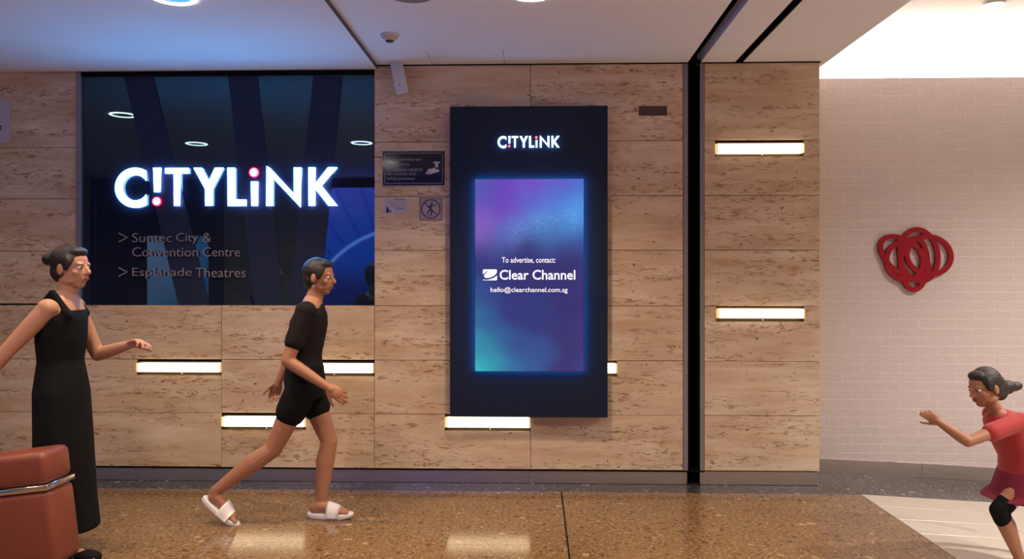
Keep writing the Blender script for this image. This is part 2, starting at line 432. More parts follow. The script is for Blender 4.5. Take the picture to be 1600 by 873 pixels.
# light slots: (px left, px right, py top, py bottom)
SLOTS = [(214, 346, 564, 586), (452, 584.5, 565, 587.5), (346.5, 478, 648, 671.5), (695, 829, 649, 673), (831, 964, 564.5, 588), (1117, 1256, 221.5, 244.5), (1119, 1256.5, 479, 502.5)]
SL = [(X(a), X(b), Z(d, (a + b) / 2), Z(c, (a + b) / 2)) for a, b, c, d in SLOTS]
g = .0018
def panel(x0, x1, z0, z1):
    cut = None
    for s in SL:
        sx0, sx1, sz0, sz1 = s
        if sx0 >= x0 - .03 and sx1 <= x1 + .03 and z0 < (sz0 + sz1) / 2 < z1: cut = s
    mb = MB()
    if not cut: mb.cbox(x0 + g, x1 - g, WY, WY + .03, z0 + g, z1 - g, c=.0015)
    else:   # one L- or U-shaped stone around the light slot at its upper edge
        sx0, sx1, sz0, sz1 = cut
        P = [(x0 + g, z0 + g), (x1 - g, z0 + g)]
        if sx1 < x1 - .02: P += [(x1 - g, z1 - g), (sx1, z1 - g), (sx1, sz0)]
        else: P += [(x1 - g, sz0)]
        if sx0 > x0 + .02: P += [(sx0, sz0), (sx0, z1 - g), (x0 + g, z1 - g)]
        else: P += [(x0 + g, sz0)]
        mb.prism(P, WY, WY + .03)
    return mb.build('stone_panel', M_TRAV, wall)
for i in range(4): panel(X(-240), X(119.5), ZL[i + 1], ZL[i])          # left of the window
for i in range(4): panel(X(-600), X(-240), ZL[i + 1], ZL[i])
for (a, b) in ((-600, -380), (-380, -137), (-137, 104), (104, 346), (346, 585)):
    for i in (4, 5, 6):
        zt = ZS[i] if a >= 104 else ZS[i] + (ZL[4] - ZS[4]) * (1 if i == 4 else .0)
        if i == 4: zt = .5 * (Z(475.5, 160) + Z(477.8, 585))
        panel(X(a), X(b), ZS[i + 1], zt)
for (a, b) in ((XW1, XJ), (XJ, XT0)):
    for i in range(7): panel(a, b, ZS[i + 1], ZS[i])
for i in range(7): panel(XT1, XP, ZS[i + 1], ZS[i])
wb = MB()
wb.box(-9.5, XW0 - .03, WY + .03, WY + .3, .02, 3.1).box(XW0 - .03, XW1, WY + .10, WY + .3, .02, 3.1)
wb.box(XW1, XT0, WY + .10, WY + .3, .02, 3.1)
wb.box(XT1 + .03, XP - .002, WY + .10, 6.3, .02, 3.36)
wb.box(XT1 + .1, XP - .04, WY + .031, WY + .10, 2.9, 3.36)
wb.build('wall_core', M_BLACKM, wall)
# pillar's right return, one stone per course
for i in range(7):
    MB().box(XP - .03, XP, WY + .031, BY + .2, ZS[i + 1] + g, ZS[i] - g).build('stone_panel', M_TRAV, wall)

# baseboards
bb = empty('baseboard_front', (0, WY, 0), 'brushed steel skirting recessed under the travertine', kind='structure')
MB().box(-9.5, XT1, WY + .004, WY + .10, ZBOT - .012, ZBOT).build('gap_shade_strip', M_BLACK, bb)  # black strip stands for the shade under the stone's lower edge
for a, b in ((-9.5, X(346)), (X(346), X(827)), (X(827), X(1074.5)), (X(1093.5), X(1278.5))):
    MB().cbox(a + .0008, b - .0008, WY + .012, WY + .10, 0.002, ZBOT - .006, c=.001).build('skirting_plate', M_STEEL, bb)
bb2 = empty('baseboard_right', (2.1, BY, 0), 'brushed steel skirting sloping down along the painted brick wall', kind='structure')
xs = [XP - .0, X(1440, BY), 4.1, 5.4, 6.6]
for a, b in zip(xs, xs[1:]):
    zl = lambda x: ground(x)
    v = []
    for x_, y_ in ((a + .001, BY - .012), (b - .001, BY - .012), (b - .001, BY), (a + .001, BY)):
        v += [(x_, y_, zl(x_) + .001), (x_, y_, zl(x_) + .108)]
    f = [(0, 2, 3, 1), (2, 4, 5, 3), (4, 6, 7, 5), (6, 0, 1, 7), (1, 3, 5, 7), (0, 6, 4, 2)]
    link_mesh('skirting_plate', v, f, M_STEEL, bb2)

S1a_, S1b_ = 1.105, 1.198
# vertical shutter channel
tr = empty('trim_1', (X(1084), WY, 0), 'black vertical shutter channel between aluminium edges', kind='structure')
MB().cbox(XT0 + .001, X(1074.8), WY - .004, WY + .25, ZBOT + .0, ZS[0], c=.001).build('edge_profile', M_ALU, tr)
MB().cbox(X(1093.6), XT1 - .001, WY - .004, WY + .25, ZBOT + .0, ZS[0], c=.001).build('edge_profile', M_ALU, tr)
MB().box(S1a_ - .02, S1b_ + .02, WY + .22, WY + .25, 0, 3.42).build('channel_back', M_BLACK, tr)
MB().box(X(1074.8) - .0, X(1075.6), WY + .0, WY + .22, 0, ZS[0]).box(X(1092.9), X(1093.6), WY + .0, WY + .22, 0, ZS[0]).build('channel_liner', M_BLACK, tr)

# ================================================================== WINDOW with mirror-dark glass, slanted strips
ZW0, ZW1 = .5 * (Z(475.5, 160) + Z(477.8, 585)), Z(111.3, 350)
win = empty('window_1', (XW0, WY, ZW0), 'wide dark reflective glass panel with three slanted slate strips', kind='structure')
GY = WY + .012
MB().box(XW0, XW1, GY, GY + .012, ZW0, ZW1).build('glass', M_GLASS, win)
MB().cbox(X(119.8), XW0, WY - .012, WY + .03, ZW0, ZW1, c=.001).build('window_frame', M_ALU, win)
MB().box(XW0, XW1, WY - .005, GY, ZW1 - .028, ZW1).build('head_reveal', M_BLACK, win)
for pl in ([(192.5, 118), (238.6, 118), (327, 477), (278, 477)], [(355.5, 118), (402, 118), (442, 477), (396.5, 477)], [(489, 118), (535.5, 118), (498, 477), (450, 477)]):
    q = [on_plane(a, min(b, 476.3)) for a, b in pl]
    q = [(a, max(b, ZW0)) for a, b in q]
    MB().prism([q[3], q[2], q[1], q[0]], GY - .004, GY).build('slanted_strip', M_SLAT, win)

# ================================================================== CEILING
ceil = empty('ceiling', (0, 3, CEIL), 'painted plaster ceiling with joints, slots and a bright cove', kind='structure')
T = .30
MB().box(-9.5, STEP_X - .004, OPP_Y - .2, WY + .03, CEIL_L, CEIL_L + T).build('ceiling_panel', M_CEIL, ceil)
def Xc(px, py): return on_plane(px, py, (CEIL - EYE) / ((HORIZON - py) / F_PX) )[0]
S1a, S1b, S2a, S2b = 1.105, 1.198, 1.445, 1.503
MB().box(STEP_X, S1a, OPP_Y - .2, 5.24, CEIL, CEIL + T).build('ceiling_panel', M_CEIL, ceil)
xa, xb = X(676), X(789)
for a, b in ((STEP_X, xa - .002), (xa + .002, xb - .002), (xb + .002, S1a)):
    MB().box(a, b, 5.24, WY - .006, CEIL, CEIL + T).build('ceiling_panel', M_CEIL, ceil)
MB().box(S1b, S2a, OPP_Y - .2, WY - .003, CEIL, CEIL + T).build('ceiling_panel', M_CEIL, ceil)
MB().box(S2b, 2.07, OPP_Y - .2, WY - .003, CEIL, CEIL + T).build('ceiling_panel', M_CEIL, ceil)
MB().box(2.0705, EDGE_X, OPP_Y - .2, BY + .65, CEIL, CEIL + .36).build('ceiling_panel', M_CEIL, ceil)
MB().box(S1a, S1b, OPP_Y - .2, WY + .2, CEIL + .27, CEIL + T).box(S2a, S2b, OPP_Y - .2, WY, CEIL + .1, CEIL + .13).build('slot_top', M_BLACK, ceil)
MB().box(S1b - .004, S1b + .0, OPP_Y, WY + .1, CEIL + .085, CEIL + .27).box(S1a, S1a + .004, OPP_Y, WY + .1, CEIL + .005, CEIL + .27).build('slot_lining', M_BLACK, ceil)
MB().box(S2b - .004, S2b, OPP_Y, WY, CEIL + .004, CEIL + .1).box(S2a, S2a + .004, OPP_Y, WY, CEIL + .004, CEIL + .1).build('slot_lining', M_BLACKM, ceil)
MB().box(STEP_X, XP, WY - .0055, WY + .02, CEIL - .008, CEIL + .02).build('gap_shade_strip', M_BLACK, ceil)  # black strip paints the shade in the gap between wall and ceiling
MB().box(STEP_X - .0035, STEP_X, OPP_Y - .2, WY, CEIL_L + .0, CEIL + .05).build('step_edge', mat('dark_step_edge', (.10, .09, .11), .7), ceil)
# cove over the brick wall
CZ = CEIL + .34
MB().box(EDGE_X, 7, OPP_Y - .2, BY + .62, CZ, CZ + .05).build('cove_ceiling', M_CEIL_R, ceil)
MB().box(EDGE_X, 7, BY + .60, BY + .65, 2.9, CZ).build('cove_back', M_CEIL_R, ceil)

# ================================================================== BRICK WALL
ZBT = Z(122.3, 1290, BY)
bw = empty('wall_right', (3.4, BY, 0), 'white painted brick wall set back beyond the travertine pillar', kind='structure')
BH, BL = .0690, .2870
MB().box(XP - .02, 6.8, BY - .0006, BY + .16, -.5, ZBT - .001).build('mortar', M_MORTAR, bw)
bxe = X(1600, BY) + .35
r = 0; zt = ZBT
brick_meshes = {}
offs = [.5, 0, .5, 0, .25, 0, .5, 0, .5, .0, .5, .25]
x_ref = X(1318, BY)
cnt = 0
while zt > .0 - .15:
    z0 = zt - BH
    off = x_ref + offs[r % len(offs)] * BL - 3 * BL
    k = 0
    while off + k * BL < bxe:
        a = max(off + k * BL, XP - .01); b = min(off + (k + 1) * BL, bxe + .2); k += 1
        if b - a < .02: continue
        mid = (a + b) / 2
        if zt < ground(mid) + .10: continue
        c = .0021; jj = .0014 + random.random() * .0012
        mb = MB().cbox(a + c, b - c, BY - jj, BY + .03, z0 + c * .8, zt - c * .8, c=.0010)
        mb.build('brick', M_BRICK, bw); cnt += 1
    zt = z0; r += 1
# the far run of the same wall, outside the picture
MB().box(bxe + .2, 6.8, BY, BY + .05, -.3, ZBT).build('brick_remainder', M_BRICK, bw)

# enclosing walls out of the picture and the opposite wall the glass mirrors
for nm, b in (('wall_left', (-9.6, -9.5, OPP_Y - .2, 6.0, -.1, 3.4)), ('trim_2', (7, 7.1, OPP_Y - .2, 7, -.5, 3.5))):
    o = MB().box(*b).build(nm, mat('plain_plaster', (.45, .38, .32), .8), None); tag(o, 'plain plastered side of the corridor', kind='structure')
ow = empty('wall_back', (0, OPP_Y, 0), 'opposite travertine wall with shop opening and lit posters', kind='structure')
OD = 2 * GY - OPP_Y      # virtual depth of the opposite wall in the glass
def XO(px): return on_plane(px, 400, OD)[0]
def ZO(py, px=450): return on_plane(px, py, OD)[1]
zo = [CEIL, ZO(336), ZO(376), ZO(417), ZO(457), ZO(498), ZO(539), ZO(580), 0.0]
cols = [-9.5, XO(140)], [XO(350), XO(430)], [XO(430), XO(508)], [.2, 1.4], [1.4, 2.6], [2.6, 3.8], [3.8, 5.0], [5.0, 7.0]
for a, b in cols:
    for k in range(8):
        MB().box(a + .002, b - .002, OPP_Y - .03, OPP_Y, zo[k + 1] + .002, zo[k] - .002).build('stone_panel', M_TRAV, ow)
MB().box(-9.5, 7, OPP_Y - .12, OPP_Y - .04, 0, 3.2).build('wall_core', M_BLACKM, ow)
MB().box(XO(508), .2, OPP_Y - .04, OPP_Y + .01, ZO(293, 545), CEIL).build('lintel', M_BLACKM, ow)
MB().box(XO(147.5), XO(150), OPP_Y - .03, OPP_Y + .02, 0, ZO(300)).build('door_post', M_ALU, ow)

def grid_print(name, x0, x1, z0, z1, y, fn, material, parent, nx=30, nz=50, thick=.01, face=-1):
    """flat printed or lit sheet: a thin box whose front is a grid carrying the picture's colours"""
    v = []; cols_ = []
    for j in range(nz + 1):
        for i in range(nx + 1):
            u, t = i / nx, j / nz
            v.append((x0 + (x1 - x0) * u, y, z1 + (z0 - z1) * t)); cols_.append(fn(u, t))
    f = []
    for j in range(nz):
        for i in range(nx):
            a = j * (nx + 1) + i; q = (a, a + nx + 1, a + nx + 2, a + 1)
            f.append(q if face < 0 else tuple(reversed(q)))
    n = len(v); yb = y - face * thick
    v += [(x0, y, z0), (x1, y, z0), (x1, y, z1), (x0, y, z1), (x0, yb, z0), (x1, yb, z0), (x1, yb, z1), (x0, yb, z1)]
    f += [(n + 4, n + 5, n + 6, n + 7), (n, n + 1, n + 5, n + 4), (n + 1, n + 2, n + 6, n + 5), (n + 2, n + 3, n + 7, n + 6), (n + 3, n, n + 4, n + 7)]
    cols_ += [(0, 0, 0, 1)] * 8
    o = link_mesh(name, v, f, material, parent)
    ca = o.data.color_attributes.new('print', 'FLOAT_COLOR', 'POINT')
    flat = [c for q in cols_ for c in q]
    ca.data.foreach_set('color', flat)
    return o
def rbf(points, sig):
    P = [(a, b, srgb(*c)) for a, b, c in points]
    def fn(u, t, asp=1.6):
        s = 0; acc = [0, 0, 0]
        for a, b, c in P:
            w_ = math.exp(-((u - a) ** 2 + ((t - b) * asp) ** 2) / (2 * sig * sig)) + 1e-9
            s += w_
            for k in range(3): acc[k] += w_ * c[k]
        return (acc[0] / s, acc[1] / s, acc[2] / s, 1)
    return fn
# lit blue poster (big wheel at night) on the opposite wall: seen only mirrored in the window
def wheel(u, t):
    base = rbf([(0, 0, (120, 110, 235)), (.3, .0, (80, 90, 225)), (1, 0, (20, 70, 190)), (.1, .4, (20, 90, 215)), (.6, .4, (15, 60, 185)), (0, 1, (10, 30, 110)), (.6, 1, (8, 20, 85)), (1, .8, (8, 22, 90))], .3)(u, t)
    # mirrored: u measured from the side that shows left in the glass
    dx, dz = 266 * (u - .5), 191 * (t - 1.19)
    d = math.hypot(dx, dz)
    k = math.exp(-((d - 164) / 2.6) ** 2) * .9
    ang = math.atan2(dz, dx)
    sp = max(0, math.cos(ang * 40)) ** 8 * (.35 if d > 172 else .12)
    return (base[0] + k * .35 - sp * .05, base[1] + k * .45 - sp * .12, base[2] + k * .9 - sp * .3, 1)
adv = grid_print('lit_poster', XO(508), XO(508) + 2.6, 1.0, ZO(293, 545) - .01, OPP_Y + .075, lambda u, t: tuple(max(0, c) for c in wheel(u, t)), print_mat('blue_poster_light', 3.3), None, 160, 80, thick=.05, face=1)
tag(adv, 'lit blue night wheel poster opposite, mirrored at the right of the dark window', 'poster')
pp = empty('notice_panel', (XO(282), OPP_Y + .1, 0), 'pale blue upright notice panel across the corridor, mirrored low in the dark window', 'panel')
pfn = rbf([(0, 0, (170, 175, 215)), (.4, .2, (165, 165, 205)), (1, 0, (60, 130, 185)), (.9, .5, (50, 120, 180)), (.1, .6, (140, 150, 190)), (.3, .8, (40, 110, 150)), (0, 1, (90, 140, 170)), (1, 1, (70, 150, 190))], .22)
grid_print('panel_face', XO(235), XO(330), .55, ZO(369, 282), OPP_Y + .10, pfn, print_mat('notice_light', 1.9), pp, 16, 30, thick=.05, face=1)
MB().box(XO(235) - .02, XO(330) + .02, OPP_Y + .02, OPP_Y + .09, 0.0, ZO(366, 282)).build('panel_body', M_BLACKM, pp)

# ================================================================== CEILING LAMPS
def downlight(x, y, z, label, lit=True, r=.100, power=None, col=None, cone=126):
    e = empty('ceiling_downlight', (x, y, z), label, 'ceiling light', 'round downlights in the corridor ceiling')
    n = 32
    v = []; f = []
    prof = [(r + .018, 0.0), (r + .016, -.006), (r, -.008), (r - .004, .0), (r - .012, .004)]
    for pr, pz in prof:
        for k in range(n):
            t = 2 * math.pi * k / n; v.append((x + pr * math.cos(t), y + pr * math.sin(t), z + pz))
    for i in range(len(prof) - 1):
        for k in range(n):
            j = (k + 1) % n; f.append((i * n + k, i * n + j, (i + 1) * n + j, (i + 1) * n + k))
    link_mesh('trim_ring', v, f, M_RING if lit else M_WHITEP, e, True)
    MB().disc((x, y, z - .0035), r - .004, axis='z', d=.003, n=32).build('lens', M_REFL if lit else mat('unlit_lens', (.30, .28, .29), .6), e)
    if lit:
        ld = bpy.data.lights.new('lamp', 'SPOT'); ld.energy = power or DOWN_POWER; ld.color = col or DOWN_COL; ld.shadow_soft_size = .055
        ld.spot_size = R(cone); ld.spot_blend = .9
        lo = bpy.data.objects.new('lamp', ld); COL.objects.link(lo); lo.parent = e; lo.location = (0, 0, -.07)
    return e
LX = [(-7.75, 'seventh'), (-5.82, 'sixth'), (-3.87, 'left'), (-1.90, 'bright'), (-.02, 'round')]
names = {(-1.97, 4.12): 'bright round ceiling downlight above the big lit sign letters',
         (-.02, 4.20): 'bright round ceiling downlight above the tall screen',
         (-3.87, 4.12): 'round downlight mirrored left of the first slanted window strip',
         (-3.87, 2.55): 'round downlight mirrored in the dark window between two slanted strips',
         (-1.97, 2.55): 'round downlight mirrored at the right edge of the dark window'}
for xx in (-5.82, -3.87, -1.97, -.02):
    for yy in (4.12, 2.55, .95):
        if yy == .95 and xx < -4: continue  # the two near lamps left of the camera are added for the opposite wall
        y_ = 4.20 if (xx == -.02 and yy == 4.12) else yy
        lb = names.get((xx, y_), {(-5.82, 4.12): 'downlight beyond the left edge, nearer the travertine wall', (-5.82, 2.55): 'downlight beyond the left edge, farther from the travertine wall', (-.02, 2.55): 'downlight over the corridor middle in front of the camera', (-.02, .95): 'downlight almost above the camera', (-1.97, .95): 'unseen downlight added left of the camera to light the opposite wall', (-3.87, .95): 'unseen downlight added far left of the camera to light the opposite wall'}.get((xx, y_), 'downlight'))
        downlight(xx, y_, CEIL_L if xx < STEP_X else CEIL, lb, power=DOWN_POWER * (.28 if xx < -3 else 1))
dz = empty('ceiling_speaker', (-.68, 4.19, CEIL), 'unlit grey round ceiling speaker between the two bright downlights', 'speaker')
MB().disc((-.68, 4.19, CEIL - .006), .135, axis='z', d=.007, n=32, r2=.14).build('rim', M_WHITEP, dz)
MB().disc((-.68, 4.19, CEIL - .009), .122, axis='z', d=.004, n=32).build('grille', mat('grey_grille', (.25, .22, .22), .7, bump=.5, bscale=400), dz)

# cove strip light (hidden behind the top of the brick wall) and unseen lamps added to brighten the side hall
cs = empty('cove_light', (3.6, BY + .38, ZBT), 'hidden strip light washing the cove above the brick wall', 'strip light')
MB().box(2.0, 6.8, BY + .30, BY + .36, ZBT - .10, ZBT - .06).build('strip', M_WHITEP, cs)
ld = bpy.data.lights.new('strip_lamp', 'AREA'); ld.shape = 'RECTANGLE'; ld.size = 4.6; ld.size_y = .05; ld.energy = COVE_POWER * 4; ld.color = (1, .88, .78)
lo = bpy.data.objects.new('strip_lamp', ld); COL.objects.link(lo); lo.parent = cs; lo.location = (.8, -.05, -.04); lo.rotation_euler = (R(180), 0, 0)
det = on_plane(1552, 10, 5.2)
zc = CZ
yy = (CZ - EYE) * F_PX / (HORIZON - 11) ; xx = on_plane(1552, 11, yy)[0]
d2 = empty('ceiling_disc', (xx, yy, CZ), 'small white round disc on the bright cove ceiling at the top right', 'ceiling fitting')
MB().disc((xx, yy, CZ - .022), .072, axis='z', d=.023, n=28, r2=.078).build('cover', M_WHITEP, d2)
for (xx, yy) in ((4.3, 3.7), (4.3, 1.9)):
    downlight(xx, yy, CZ, 'unseen round downlight added for the side hall, ' + ('nearer the brick wall' if yy > 2 else 'farther from the brick wall'), power=HALL_POWER, col=HALL_COL, cone=140)

# ================================================================== WALL LIGHT SLOTS
slot_labels = ['glowing bar light in the stone under the left half of the dark window',
               'glowing bar light below the right end of the dark window, behind the walking person\'s arm',
               'glowing bar light lowest on the left, beside the walking person\'s leg',
               'glowing bar light tucked under the bottom edge of the tall screen',
               'glowing bar light mostly hidden behind the right side of the tall screen',
               'upper glowing bar light on the narrow stone pillar',
               'lower glowing bar light on the narrow stone pillar']
for (x0, x1, z0, z1), lb in zip(SL, slot_labels):
    e = empty('bar_light', ((x0 + x1) / 2, WY, z0), lb, 'wall light', 'bar lights set into the travertine')
    h = z1 - z0
    MB().box(x0, x1, WY + .004, WY + .05, z1 - .008, z1).box(x0, x1, WY + .004, WY + .05, z0, z0 + .005).box(x0, x1, WY + .045, WY + .05, z0, z1).box(x0, x0 + .004, WY + .004, WY + .05, z0, z1).box(x1 - .004, x1, WY + .004, WY + .05, z0, z1).build('housing', M_BRONZE, e)
    zb, zt_ = z0 + h * .24, z1 - h * .14
    MB().cbox(x0 + .022, x1 - .012, WY - .022, WY + .04, zb, zt_, c=.006).build('diffuser', M_TUBE, e)
    MB().cbox(x0 + .002, x0 + .022, WY - .021, WY + .04, zb, zt_, c=.005).build('end_cap', M_TUBEE, e)
    MB().cbox(x1 - .012, x1 - .002, WY - .021, WY + .04, zb, zt_, c=.004).build('end_cap', M_TUBEE, e)
    MB().capsule(((x0 + x1) / 2 + .02, WY - .002, z0 + h * .10), ((x0 + x1) / 2 + .02, WY + .01, z0 + h * .10), .005, .005, n=8, h=2).build('screw', M_CHROME, e, True)

# ================================================================== SIGN LETTERS
# glyphs in units of the big sign's picture: x 0..1420, y 0 (top) .. 260
def arc(cx, cy, r_, a0, a1, n):
    return [(cx + r_ * math.cos(R(a0 + (a1 - a0) * i / n)), cy + r_ * math.sin(R(a0 + (a1 - a0) * i / n))) for i in range(n + 1)]
GL = []
outer = arc(130, 130, 130, -57.4, -302.6, 30); inner = arc(130, 130, 83, -327.5, -32.5, 24)
GL.append(('letter', outer + inner))
GL.append(('letter', [(246, 2), (296, 2), (290, 158), (252, 158)]))
GL.append(('letter', [(322, 3), (473, 3), (473, 38), (420, 38), (417, 248), (379, 248), (378, 38), (322, 38)]))
GL.append(('letter', [(505, 3), (558, 3), (601, 90), (642, 3), (695, 3), (625, 140), (624, 248), (580, 248), (579, 140)]))
GL.append(('letter', [(722, 3), (770, 3), (770, 208), (842, 210), (842, 250), (724, 250)]))
GL.append(('letter', [(872, 93), (918, 93), (915, 250), (875, 250)]))
GL.append(('letter', [(972, -7), (990, 3), (1146, 175), (1146, 3), (1192, 3), (1188, 260), (1012, 70), (1011, 250), (970, 250)]))
GL.append(('letter', [(1238, 3), (1282, 3), (1281, 108), (1363, 3), (1420, 3), (1322, 122), (1420, 250), (1365, 250), (1281, 140), (1281, 250), (1240, 250)]))
DOTS = [(268, 219, 29), (891, 34, 31)]
def logo(parent, box, yb, depth, face_m, side_m, dotf, dots, stand):
    x0, x1, z1, z0 = box     # z1 top, z0 bottom of the letters (units 0 and 250)
    sx = (x1 - x0) / 1420; sz = (z1 - z0) / 250
    for nm, poly in GL:
        area = sum(poly[i][0] * poly[(i + 1) % len(poly)][1] - poly[(i + 1) % len(poly)][0] * poly[i][1] for i in range(len(poly)))
        if area > 0: poly = poly[::-1]            # picture y is down
        P = [(x0 + a * sx, z1 - b * sz) for a, b in poly]
        MB().prism(P, yb - stand - depth, yb - stand, m=0, mf=1).build(nm, [side_m, face_m], parent)
    for a, b, r_ in DOTS:
        MB().disc((x0 + a * sx, yb - stand - depth, z1 - b * sz), r_ * sx, d=depth, n=28, m=0, mf=0, r2=r_ * sx).build('letter_dot', dots, parent)
        MB().disc((x0 + a * sx, yb - stand - depth - .001, z1 - b * sz), r_ * sx * .80, d=.001, n=28).build('dot_face', dotf, parent)
sg = empty('illuminated_sign', (X(353), WY, Z(324, 353)), 'large glowing white capital letters with two red dots on the dark window', 'sign')
bx = (X(180.5), X(527), Z(261.5, 353), Z(321.7, 353))
logo(sg, bx, GY - .004, .007, M_LETF, M_LETSIDE, M_DOTF, M_DOT, .009)
for a in (X(215), X(262), X(343), X(399), X(480), X(500)):
    pass

def lettering(line, box, parent, mat_=M_GREYL, bold=.0, yb=GY - .004, stand=.012, depth=.006, name='lettering'):
    return text_mesh(name, line, box, yb - stand - depth, mat_, parent, depth, bold)
def pxbox(a, b, top, bot): 
    c = (a + b) / 2
    return (X(a), X(b), Z(bot, c), Z(top, c))
e1 = empty('direction_sign', (X(280), WY, Z(403, 280)), 'upper raised grey two-line wording with an arrow, under the glowing letters', 'lettering')
e2 = empty('direction_sign', (X(280), WY, Z(436, 280)), 'single line of raised grey wording with an arrow, lowest on the dark window', 'lettering')
for e_, w_, bx_ in ((e1, 'Suntec', (207.6, 269.2, 364, 378.4)), (e1, 'City', (276, 309.8, 364, 381.2)), (e1, '&', (317.4, 330.4, 364, 378.4)), (e1, 'Convention', (207.6, 309.8, 386.2, 400.6)), (e1, 'Centre', (317.8, 375.8, 386.2, 400.6)),
                    (e2, 'Esplanade', (207.6, 299.9, 418.2, 435.2)), (e2, 'Theatres', (306.4, 384.4, 418.2, 433.0))):
    lettering(w_, pxbox(*bx_), e_, bold=-.010, name='word')
for e, ty, bym in ((e1, 363.3, 378.8), (e2, 417.0, 432.5)):
    a = (X(186), Z(ty, 190)); b = (X(200), Z((ty + bym) / 2, 190)); c = (X(186), Z(bym, 190))
    yb = GY - .02
    t_ = .0045
    MB().prism([(a[0], a[1]), (a[0], a[1] - 2 * t_), (b[0] - 2.2 * t_, b[1]), (c[0], c[1] + 2 * t_), (c[0], c[1]), (b[0] + .002, b[1])], yb, yb + .006).build('arrow', M_GREYL, e)

# ================================================================== DIGITAL KIOSK
KY = WY - .10
K = (X(703, KY), X(949.5, KY), Z(651.5, 826, KY), Z(165.8, 826, KY))
ki = empty('advertising_screen', ((K[0] + K[1]) / 2, WY, K[2]), 'tall navy wall cabinet with a lit vertical screen and small glowing logo', 'screen')
Sx = (X(743, KY), X(911.5, KY), Z(579, 827, KY), Z(280.5, 827, KY))
bev = .004
fr = MB()
x0, x1, z0, z1 = K; a0, a1, c0, c1 = Sx
rc = .004
for q in ((x0, x1, c1 + rc, z1), (x0, x1, z0, c0 - rc), (x0, a0 - rc, c0 - rc, c1 + rc), (a1 + rc, x1, c0 - rc, c1 + rc)):
    fr.box(q[0], q[1], KY, WY - .028, q[2], q[3])
fr.build('cabinet', M_KIOSK, ki)
MB().box(x0 + .2, X(812), WY - .028, WY - .0005, z0 + .3, z1 - .1).build('wall_bracket', M_BLACKM, ki)
fn = rbf([(0, 0, (80, 92, 175)), (.12, .06, (85, 75, 178)), (.25, .05, (102, 62, 178)), (.5, .02, (108, 75, 190)), (.75, .02, (92, 90, 195)), (1, 0, (72, 108, 202)), (.3, .15, (108, 64, 182)), (.08, .15, (100, 80, 182)), (.5, .12, (85, 95, 195)), (.75, .12, (75, 115, 208)),
          (0, .22, (135, 85, 182)), (0, .3, (128, 92, 184)), (.08, .27, (120, 90, 184)), (.04, .37, (52, 48, 118)), (.2, .34, (70, 82, 155)), (.3, .30, (90, 105, 185)), (.4, .24, (85, 112, 195)), (.6, .24, (80, 135, 208)), (.9, .2, (72, 150, 222)), (.9, .28, (64, 125, 202)), (1, .15, (75, 135, 220)), (.75, .27, (70, 122, 195)),
          (1, .33, (45, 68, 148)), (.8, .33, (44, 55, 122)), (.6, .31, (52, 80, 150)), (.5, .36, (42, 48, 110)), (.3, .4, (42, 46, 112)), (.9, .38, (44, 42, 105)), (.5, .45, (42, 42, 105)), (.8, .5, (42, 42, 108)), (.3, .52, (42, 44, 108)), (.05, .46, (44, 48, 115)),
          (0, .58, (42, 80, 140)), (.1, .62, (44, 60, 130)), (0, .7, (40, 112, 155)), (.12, .75, (42, 82, 145)), (0, .85, (44, 148, 170)), (0, 1, (50, 188, 192)), (.15, .95, (46, 152, 175)), (.1, .88, (44, 132, 165)), (.22, .85, (44, 98, 152)), (.32, 1, (44, 112, 160)), (.5, .96, (46, 85, 146)), (.35, .7, (44, 50, 118)), (.35, .85, (44, 72, 138)), (.6, .72, (42, 50, 118)), (.65, .9, (45, 76, 142)),
          (.8, 1, (50, 44, 108)), (.8, .85, (48, 44, 108)), (1, 1, (54, 55, 125)), (1, .8, (52, 48, 115)), (.9, .65, (45, 42, 108)), (1, .55, (44, 46, 118))], .085)
def scr(u, t):
    c = fn(u, t, 1.75)
    wv = math.exp(-((t - (.30 - .10 * max(0, math.sin((u - .25) * 2.4)))) / .07) ** 2)
    sp = (random.random() ** 6) * .14 * wv * (u > .3)
    return (c[0] + sp * .6, c[1] + sp, c[2] + sp, 1)
grid_print('screen', a0, a1, c0, c1, KY - .034, scr, print_mat('screen_light', 1.0), ki, 110, 190, thick=.05, face=-1)
# bezel around the panel: glow added to its outward faces to make the halo
M_EDGE = mat('added_edge_glow', (.02, .02, .03), .5, emit=(.03, .28, .70), strength=16.0)
ed = MB()
def ring(mb, o, y0, y1, m):
    P = [(a0 - o, c0 - o), (a1 + o, c0 - o), (a1 + o, c1 + o), (a0 - o, c1 + o)]
    for i in range(4):
        j = (i + 1) % 4
        mb.add([(P[i][0], y0, P[i][1]), (P[j][0], y0, P[j][1]), (P[j][0], y1, P[j][1]), (P[i][0], y1, P[i][1])], [(0, 3, 2, 1)], m)
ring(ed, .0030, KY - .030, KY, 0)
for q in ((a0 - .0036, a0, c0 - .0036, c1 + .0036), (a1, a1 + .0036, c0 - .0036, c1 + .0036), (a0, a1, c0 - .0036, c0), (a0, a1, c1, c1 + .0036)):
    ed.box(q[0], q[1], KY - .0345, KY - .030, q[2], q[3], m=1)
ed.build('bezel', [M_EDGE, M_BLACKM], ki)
sy = KY - .0358
text_mesh('screen_text', 'To advertise, contact:', (X(784.5, KY), X(867.5, KY), Z(411.7, 826, KY), Z(402, 826, KY)), sy, M_WHITEPR, ki, .001, .002)
text_mesh('screen_text', 'Clear Channel', (X(781, KY), X(898.5, KY), Z(436.8, 826, KY), Z(421.5, 826, KY)), sy, M_WHITEPR, ki, .001, .012)
text_mesh('screen_text', 'hello@clearchannel.com.sg', (X(767, KY), X(886.5, KY), Z(458.3, 826, KY), Z(448.3, 826, KY)), sy, M_WHITEPR, ki, .001, .002)
